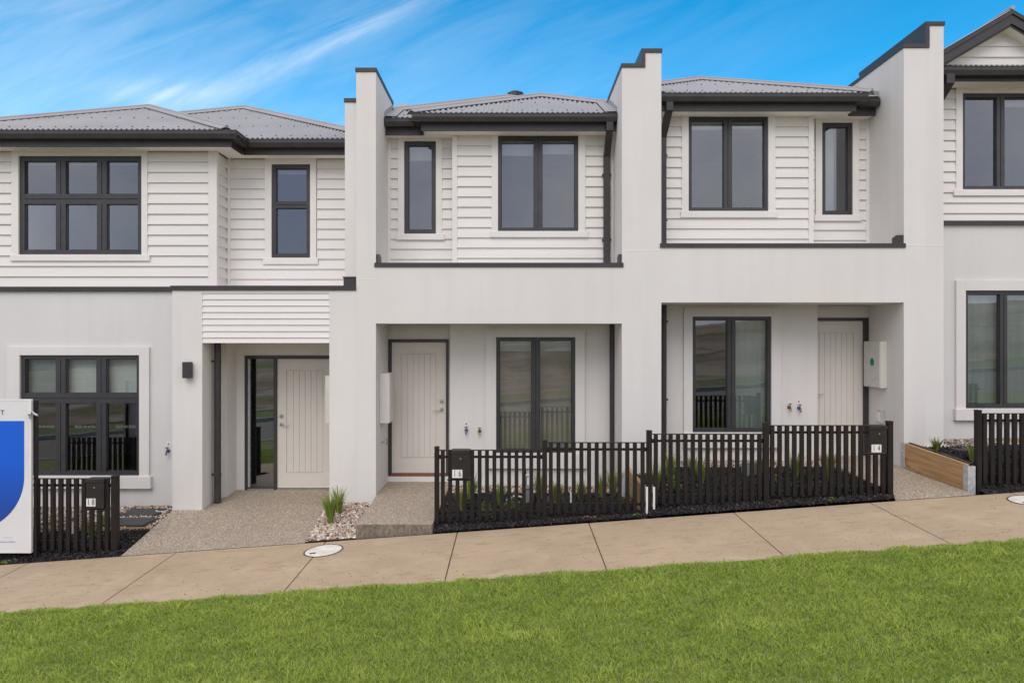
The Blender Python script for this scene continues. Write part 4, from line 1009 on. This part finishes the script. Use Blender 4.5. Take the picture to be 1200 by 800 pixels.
for px, Y, h, lb in ((768,9.2,.30,'tall grass tuft beside the white bracket post'),(786,9.6,.32,'grass tuft second from the white bracket post'),(822,9.5,.28,'grass tuft in the middle of the left half of the fence numbered 14'),(812,9.9,.22,'low grass tuft beside the middle one of the left half of fence 14'),
        (891,9.7,.22,'grass tuft next to the middle post of the fence numbered 14'),(932,9.6,.30,'grass tuft left of the door behind the fence numbered 14'),(972,9.6,.30,'grass tuft in front of the door behind the fence numbered 14')):
    x = X(px,Y); tussock(x,Y,zb14(x,Y)-.01,h*1.45,110,lb,.45,group=G)
x, y = X(1098,9.55), 9.55; tussock(x,y,-1.53,.22,80,'dusty green grass tuft at the back end of the timber edging',.6,1,group=G)
x, y = X(1139,9.2), 9.2; tussock(x,y,zb12(x,y),.28,50,'grass tuft hidden behind the post of the righthand fence',.4,group=G)
x, y = X(104,9.3), 9.3; tussock(x,y,zb18(x,y),.22,60,'grass tuft behind the letterbox numbered 18',.4,group=G)
x, y = X(121,9.5), 9.5; tussock(x,y,zb18(x,y),.22,50,'grass tuft behind the end post of the fence numbered 18',.4,group=G)
def weed(x, y, z, r, n, label, ht=.045):
    V = []; Q = []; tint = []
    for k in range(n):
        a = random.uniform(0,6.283); d = r*random.random(); px, py = x+math.cos(a)*d, y+math.sin(a)*d*.5; pz = z+random.uniform(.01,ht)*(1-.5*d/r); s_ = random.uniform(.008,.018)*(1 if ht < .1 else 1.5); b_ = random.uniform(0,6.28)
        i0 = len(V); t_ = random.uniform(-.006,.006)
        for q in range(4): V.append((px+s_*math.cos(b_+q*1.57)*(1 if q%2 else .6),py+s_*math.sin(b_+q*1.57)*(1 if q%2 else .6),pz+t_*(q-1.5)))
        Q.append((i0,i0+1,i0+2,i0+3)); c = random.uniform(.7,1.2); tint += [np.array([.18,.29,.05])*c]*4
    o = tinted('weed', np.array(V), [np.array(Q)], np.array(tint), M['leaf'], label, 'weed'); del o['kind']; return o
for px, Y, lb in ((8,8.45,'small weed at the footpath edge below the sign'),(748,8.46,'small weed in mulch left of the white bracket post'),(975,8.5,'small weed in mulch in front of fence numbered 14'),(600,9.2,'leafy weed left of the grey water meter behind fence 16'),(570,9.0,'leafy weed behind fence 16 nearest its letterbox'),(735,9.3,'leafy weed beside the pine edging behind fence 16'),(790,9.2,'leafy weed behind fence 14 nearest the white bracket post'),(905,9.3,'leafy weed right of the middle post behind fence 14'),(112,9.1,'leafy weed behind the letterbox numbered 18')):
    x = X(px,Y); zf = zb18 if px < 200 else (zb16 if px < 760 else zb14)
    weed(x,Y,zf(x,Y),.08 if Y < 8.7 else .12,44 if Y < 8.7 else 150,lb, .045 if Y < 8.7 else .22)
lf = MB()
for k in range(9):
    x = X(690,8.52)+random.gauss(0,.05); y = 8.52+random.gauss(0,.03); z = zb16(x,y)+.025; a = random.uniform(0,3.1); s_ = .02
    c_, d_ = math.cos(a)*s_, math.sin(a)*s_
    lf.add([(x-c_,y-d_,z),(x+d_*.5,y-c_*.5,z+.006),(x+c_,y+d_,z+.002),(x-d_*.5,y+c_*.5,z+.008)], [(0,1,2,3)])
stuff(lf.build('leaf_litter', M['leaf_litter']), 'few dry orange leaves on the black mulch', 'leaves')

# ------------------------------------------------------------------ fences
YF = 8.6
def fz(py): return Z(py, YF)
def fxx(px): return X(px, YF)
def post(f, x0, x1, zt, zb_):
    p = MB(); p.box(x0,x1,YF-.03,YF+.04,zb_-.15,zt-.012); o = p.build('post', M['fence'], f, bevel=.004)
    p = MB(); p.box(x0-.003,x1+.003,YF-.033,YF+.043,zt-.0115,zt); p.build('post_cap', M['fence'], o, bevel=.003)
def panel(f, x0, x1, zt, zb_, box=None, pitch=.0934, flip=False):
    """slats hung on a flat top bar and two rails; box=(x0,x1) leaves room for a letterbox"""
    n = max(1, round((x1-x0)/pitch)); q = (x1-x0)/n; s = MB(); sw = .047
    for i in range(n):
        c = x0+q*(i+.5); top = zt-.008
        if box and box[0] < c < box[1]: top = box[2]-.016
        s.box(c-sw/2,c+sw/2,YF-.018+random.uniform(-.001,.001),YF+.022,zb_+random.uniform(-.004,.004),top)
    if box:
        s.box(x0,box[0],YF-.02,YF+.024,zt-.008,zt) if box[0]-x0 > .02 else None
        s.box(box[1],x1,YF-.02,YF+.024,zt-.008,zt) if x1-box[1] > .02 else None
        s.box(box[0]-.05,box[1]+.04,YF-.02,YF+.024,box[2]-.016,box[2]-.002)
    else: s.box(x0,x1,YF-.02,YF+.024,zt-.008,zt)
    s.build('slat_panel', M['fence'], f, bevel=.002)
    for zr in (zt-.092, zb_+.098):
        r = MB()
        segs = [(x0,x1)]
        if box and zr > zb_+.3: segs = [(x0,box[0]+.003),(box[1]-.003,x1)]
        for a, b in segs:
            if b-a > .03: r.box(a,b,YF+.0225,YF+.05,zr-.014,zr+.014)
        for a in (x0+.012, x1-.012): r.tube([(a-.012,YF+.036,zr),(a+.012,YF+.036,zr)],.026,12)
        r.build('rail', M['fence'], f)
def letterbox(f, x0, x1, z0, z1, num, tx0, tx1, tz0, tz1, key):
    b = MB(); b.box(x0,x1,YF-.045,YF+.085,z0,z1-.052); o = b.build('letterbox', M['box'], f, bevel=.004)
    b = MB(); b.box(x0-.004,x1+.004,YF-.052,YF+.088,z1-.048,z1); b.build('letterbox_lid', M['box'], o, bevel=.004)
    b = MB(); b.tube([(key[0],YF-.054,key[1]),(key[0],YF-.044,key[1])],.011,12); b.build('lock', M['steel'], o)
    w = (tx1-tx0)/2
    for i, ch in enumerate(num):
        b = MB(); xa = tx0+i*w+.0004; xb = tx0+(i+1)*w-.0004
        b.box(xa,xb,YF-.048,YF-.0445,tz0,tz1,0); b.text(ch,(xa+xb)/2,YF-.0485,(tz0+tz1)/2,(tz1-tz0)*1.12,1,.62,depth=.0008); b.build('number_plate', [M['white'], M['black']], o)
fz18 = thing('slat_fence', 'dark slat fence carrying the letterbox numbered 18', 'fence', (-5.5,YF,-2.62), 'dark slat front fences')
bx = (fxx(103.2), fxx(124.3), fz(595.5))
panel(fz18, -6.45, -4.925, fz(560.2), fz(644.5), (bx[0]-.005,bx[1]+.005,bx[2])); panel(fz18, -8.2, -6.51, fz(567), fz(652)); post(fz18,-6.51,-6.45,fz(564),fz(665))
post(fz18, fxx(131.3), fxx(138.5), fz(557), fz(648.5))
letterbox(fz18, fxx(103.2), fxx(124.3), fz(594.5), fz(560), '18', fxx(103.8), fxx(114.6), fz(592), fz(582.8), (fxx(113.2), fz(570)))
fz16 = thing('slat_fence', 'dark slat fence carrying the letterbox numbered 16', 'fence', (.4,YF,-2.2), 'dark slat front fences')
bx = (fxx(529.5), fxx(550.8), fz(561))
post(fz16, fxx(509.3), fxx(514.6), fz(523), fz(621)); panel(fz16, fxx(514.6), fxx(635.5), fz(526.8), fz(609.5), (bx[0]-.005,bx[1]-.001,bx[2]))
post(fz16, fxx(635.5), fxx(641), fz(515.5), fz(606)); panel(fz16, fxx(641), fxx(757.5), fz(518), fz(600.5))
letterbox(fz16, *bx[:2], fz(560.3), fz(526.5), '16', fxx(530.3), fxx(542.2), fz(558.8), fz(549.3), (fxx(540), fz(536.5)))
post(fz16, fxx(757.8), fxx(763.6), fz(504), fz(600))
fz14 = thing('slat_fence', 'dark slat fence carrying the letterbox numbered 14', 'fence', (3.2,YF,-1.95), 'dark slat front fences')
panel(fz14, fxx(764.2), fxx(894.3), fz(508), fz(590)); post(fz14, fxx(894.3), fxx(900.6), fz(495), fz(592.5))
bx = (fxx(1017), fxx(1037.3), fz(531))
panel(fz14, fxx(900.6), fxx(1039), fz(498), fz(580.5), (bx[0]-.004,bx[1]+.006,bx[2])); post(fz14, fxx(1039.3), fxx(1045.5), fz(493), fz(586))
letterbox(fz14, *bx[:2], fz(530), fz(498), '14', fxx(1019), fxx(1030.5), fz(529), fz(520), (fxx(1028), fz(507.5)))
fz12 = thing('slat_fence', 'dark slat fence right of the timber edging with no letterbox', 'fence', (6.9,YF,-1.8), 'dark slat front fences')
post(fz12, fxx(1143.5), fxx(1149), fz(480), fz(578)); panel(fz12, fxx(1149), fxx(1282), fz(484), fz(566)); post(fz12, fxx(1282), fxx(1288), fz(471), fz(562)); panel(fz12, fxx(1288), fxx(1410), fz(474), fz(556))

# ------------------------------------------------------------------ timber edging
t = thing('garden_edging', 'raw pine sleeper edging with grey steel end posts beside the righthand path', 'edging', (5.65,9.2,-1.9))
s = MB(); s.prism_x([(8.64,-2.0),(9.98,-1.95),(9.98,-1.475),(8.64,-1.535)], 5.60, 5.65); s.build('sleeper', M['timber'], t, bevel=.004)
g = MB(); g.prism_x([(8.63,-1.528),(9.97,-1.468),(9.97,-1.462),(8.63,-1.522)],5.652,5.69); g.prism_x([(8.66,-2.0),(9.97,-1.96),(9.97,-1.462),(8.66,-1.522)],5.652,5.66); g.build('lining', M['char'], t)
for y0, zt_ in ((8.575,-1.548),(9.97,-1.47)):
    g = MB(); g.box(5.588,5.68,y0,y0+.008,-2.1,zt_); g.box(5.588,5.598,y0+.0085,y0+.09,-2.1,zt_); g.box(5.672,5.68,y0+.0085,y0+.09,-2.1,zt_); g.build('steel_post', M['galv'], t)
t = thing('garden_edging', 'pine sleeper edging behind the fence between numbers 16 and 14', 'edging', (1.63,9.2,-2.1))
s = MB(); s.prism_x([(8.66,-2.4),(9.9,-2.35),(9.9,-1.79),(8.66,-1.80)], 1.605, 1.655); s.build('sleeper', M['timber'], t, bevel=.004)
g = MB(); 
for a in (fxx(756.3), fxx(764.6)): g.box(a,a+.024,YF-.038,YF-.03,fz(601),fz(569.5))
g.box(fxx(756.3),fxx(764.6)+.024,YF+.048,YF+.056,fz(601),fz(569.5)); g.build('steel_post', M['white'], t)
c = MB(); c.box(-5.9,-4.80,9.335,9.36,-2.62,-2.505); o = c.build('garden_edging', M['timber'], None, (-5.3,9.35,-2.6+OFF)); tag(o, 'low timber edge between black mulch and gravel by the lefthand porch', 'edging')

# pavers
for (a, b, c, d), lb in zip(pav18, ('dark stepping paver closer to the wall beside the lefthand porch', 'dark stepping paver closer to the fence numbered 18')):
    zc = zb18((a+b)/2,(c+d)/2)+.022; s = MB()
    s.slab([(a,c,zc),(b-.03,c,zc),(b,d,zc),(a+.03,d,zc)], .04); o = s.build('stepping_paver', M['paver'], None, ((a+b)/2,(c+d)/2,zc+OFF-.04), bevel=.006); tag(o, lb, 'paver', 'dark stepping pavers')
for (x, y, w_, d_), lb in zip(((6.55,10.15,.55,.36),(6.35,9.68,.5,.3)), ('dark stepping paver closer to the wall behind the timber edging', 'dark stepping paver closer to the fence behind the timber edging')):
    zc = zb12(x,y)+.015; s = MB(); s.box(x-w_/2,x+w_/2,y-d_/2,y+d_/2,zc-.04,zc); o = s.build('stepping_paver', M['paver'], None, (x,y,zc+OFF-.04), bevel=.006); tag(o, lb, 'paver', 'dark stepping pavers')
# drain by the porch pier
t = thing('drain_cover', 'small round drain with white rim beside the porch pier', 'drain', (X(190,10.2),10.2,-2.5))
x, y, zc = X(190,10.25), 10.25, -2.488
s = MB(); s.tube([(x,y,zc-.1),(x,y,zc)],.085,24); s.build('rim', M['white'], t); s = MB(); s.tube([(x,y,zc),(x,y,zc+.006)],.07,24); s.build('grate', M['black'], t)
# inspection lids in the footpath
def lid(x, y, label):
    t = thing('inspection_lid', label, 'cover', (x,y,zp(x,y)), 'round inspection lids in the footpath')
    def disc(r0, r1, dz, m, nm):
        b = MB(); n = 40; vs = []
        for r_ in (r0, r1):
            for k in range(n): a = 6.28318*k/n; px, py = x+r_*math.cos(a), y+r_*math.sin(a); vs.append((px,py,zp(px,py)+dz))
        fs = [(k,(k+1)%n,n+(k+1)%n,n+k) for k in range(n)]
        if r0 < .01: fs = [tuple(range(n,2*n))]; 
        b.add(vs, fs); b.build(nm, m, t)
    disc(.205,.224,.005,M['rim'],'rim'); disc(.001,.206,.004,M['lidc'],'lid')
    h = MB(); zc = zp(x-.1,y-.08)+.0065; h.slab([(x-.135,y-.10,zc),(x-.065,y-.09,zc+.005),(x-.07,y-.06,zc+.005),(x-.14,y-.07,zc)],.002); h.build('lifting_slot', M['black'], t)
M['lidc'] = mat('lid_concrete', (.80,.75,.66), (.60,.56,.49), .75, 6, 90, .2)
lid(X(379,8.06), 8.06, 'white round lid in the footpath below the pebble wedge'); lid(X(1207,8.05), 8.05, 'round lid cut by the right edge near the righthand fence')

# ------------------------------------------------------------------ sign board
YS = 8.5
sx1 = (36.6-600)*YS/F; zt_, zb_ = Z(467.6,YS), Z(647.6,YS)
t = thing('sign_board', 'white and blue real estate board in front of the fence numbered 18', 'sign', (sx1-.6,YS,zb_-.12))
s = MB(); s.box(sx1-1.25,sx1,YS,YS+.035,zb_,zt_); s.build('panel', M['board_white'], t, bevel=.003)
s = MB(); s.box(sx1-1.24,sx1+.001,YS-.003,YS,zb_+.0,zb_+.022); s.box(sx1-.03,sx1+.002,YS-.0035,YS-.0001,zb_+.023,zt_-.02); s.box(sx1-1.24,sx1+.001,YS-.003,YS,zt_-.02,zt_); s.build('border', M['white'], t)
bx1 = X(28.4,YS); bt, bb = Z(493,YS), Z(621.8,YS); r_ = .66; poly = [(sx1-1.1,bb),(bx1-r_,bb)]+[(bx1-r_+r_*math.sin(a),bb+r_-r_*math.cos(a)) for a in np.linspace(.05,1.5708,18)]+[(bx1,bt),(sx1-1.1,bt)]
s = MB(); s.prism_y(poly, YS-.0025, YS-.0002); s.build('blue_print', M['signblue'], t)
s = MB(); s.text('T', X(2.9,YS), YS-.002, Z(483.3,YS), .082, 0, .95, depth=.0012); s.build('lettering', M['navy'], t)
s = MB(); random.seed(3)
xq = X(0,YS)-.1
while xq < X(18.5,YS):
    w_ = random.uniform(.006,.016); hh = random.uniform(.010,.022); s.box(xq,xq+w_*.5,YS-.0022,YS-.0003,Z(635.3,YS),Z(635.3,YS)+hh); s.box(xq,xq+w_,YS-.0021,YS-.0004,Z(635.3,YS),Z(635.3,YS)+.005); xq += w_+.004
s.box(X(4.5,YS),X(15,YS),YS-.002,YS-.0003,Z(629.8,YS),Z(629.4,YS)); s.build('small_print', M['palegrey'], t)
for px in (sx1-1.2, sx1+.004): s = MB(); s.box(px,px+.035,YS+.036,YS+.075,-2.95,zt_-.02); s.build('stake', M['fence'], t)
s = MB(); s.tube([(sx1-.015,YS-.03,Z(484.5,YS)),(sx1+.015,YS-.02,Z(484.5,YS))],.022,12); s.tube([(sx1+.01,YS-.01,Z(481.5,YS)),(sx1+.035,YS,Z(484.5,YS)),(sx1+.085,YS-.01,Z(486.5,YS))],.014,10); s.tube([(sx1-.01,YS-.02,Z(485,YS)),(sx1-.005,YS-.02,Z(490,YS))],.012,8); s.build('light_fitting', M['galv'], t)

# ------------------------------------------------------------------ little things in the beds
x, y = X(620,9.75), 9.75; zc = zb16(x,y)
t = thing('water_meter', 'grey water meter pit with bent pipe behind the fence numbered 16', 'meter', (x,y,zc))
s = MB(); s.box(x-.09,x+.06,y-.08,y+.08,zc-.05,zc+.19); s.box(x-.1,x+.07,y-.09,y+.09,zc+.191,zc+.215); s.build('body', M['cistern'], t, bevel=.008)
s = MB(); s.tube([(x-.05,y,zc+.21),(x-.05,y,zc+.33),(x-.03,y,zc+.37),(x-.0,y,zc+.36)],.022,12); s.tube([(x-.09,y,zc+.06),(x-.2,y,zc+.08),(x-.32,y-.02,zc+.02)],.016,10); s.build('pipe', M['galv'], t)
s = MB(); s.tube([(x-.05,y,zc+.33),(x-.05,y,zc+.43)],.015,10); s.build('valve', M['brass'], t)
def plant_tag(px, Y, zf, w_, h_, m, label, lean=0):
    x = X(px,Y); z0 = zf(x,Y); s = MB(); s.add([(x-w_/2,Y,z0-.03),(x+w_/2,Y,z0-.03),(x+w_/2+lean,Y+.03,z0+h_),(x-w_/2+lean,Y+.03,z0+h_),(x-w_/2,Y+.004,z0-.03),(x+w_/2,Y+.004,z0-.03),(x+w_/2+lean,Y+.034,z0+h_),(x-w_/2+lean,Y+.034,z0+h_)],[(0,1,2,3),(7,6,5,4),(0,4,5,1),(2,6,7,3),(1,5,6,2),(0,3,7,4)])
    o = s.build('plant_tag', M[m], None, (x,Y,z0+OFF)); return tag(o, label, 'plant label', 'plastic plant labels')
plant_tag(69,9.0,zb18,.03,.22,'yellow','tall yellow stake behind the fence numbered 18',.0)
plant_tag(105.5,9.1,zb18,.05,.22,'lilac','larger lilac plant label behind the letterbox numbered 18'); plant_tag(96,8.9,zb18,.05,.20,'lilac','leaning lilac plant label left of the letterbox numbered 18',.03); plant_tag(87,9.2,zb18,.10,.18,'white','pale plant label behind the fence numbered 18')
plant_tag(643,9.3,zb16,.03,.15,'lilac','lilac plant label near the middle post of the fence numbered 16'); plant_tag(669.5,9.4,zb16,.03,.17,'white','white plant label behind the fence numbered 16')
plant_tag(830.5,9.3,zb14,.03,.16,'lilac','lilac plant label behind the fence numbered 14')
x, y = X(880,9.9), 9.9; zc = zb14(x,y)
t = thing('water_meter', 'dark water meter with red and yellow tags behind the fence numbered 14', 'meter', (x,y,zc))
s = MB(); s.box(x-.11,x+.07,y-.08,y+.08,zc-.05,zc+.16); s.box(x-.12,x+.08,y-.09,y+.09,zc+.161,zc+.18); s.build('body', M['cistern'], t, bevel=.008)
s = MB(); s.tube([(x-.08,y,zc+.18),(x-.08,y,zc+.36)],.016,10); s.build('pipe', M['galv'], t)
s = MB(); s.box(x+.035,x+.065,y-.096,y-.091,zc+.10,zc+.20); s.build('tag_red', M['red'], t); s = MB(); s.box(x+.045,x+.075,y-.101,y-.097,zc+.04,zc+.11); s.build('tag_yellow', M['yellow'], t)

# ------------------------------------------------------------------ control joints in the rendered party walls
for hh, xa, xb, z_ in ((h16,-2.226,-1.945,Z(327,10)), (h16,1.571,1.858,Z(294,10)), (h14,1.8585,2.134,Z(293.5,10)), (h14,5.60,5.9145,Z(287.5,10)), (h12,5.9155,6.168,Z(287.5,10))):
    b = MB(); b.box(xa+.002,xb-.002,9.9975,10.001,z_-.006,z_+.006); b.build('control_joint', M['trim'], hh)

gr = []
for k in range(420):
    y_ = 6.86+abs(random.gauss(0,.25)) if random.random() < .6 else random.uniform(6.85,8.38); x_ = random.uniform(-7,7)
    if y_ < 8.39: gr.append((x_,y_,zp(x_,y_)+.002))
pebbles('path_grit', np.array(gr), .0055, 'tiny stones and crumbs of soil scattered on the footpath', [(.20,.13,.08),(.12,.08,.05),(.34,.27,.2),(.5,.44,.36)])
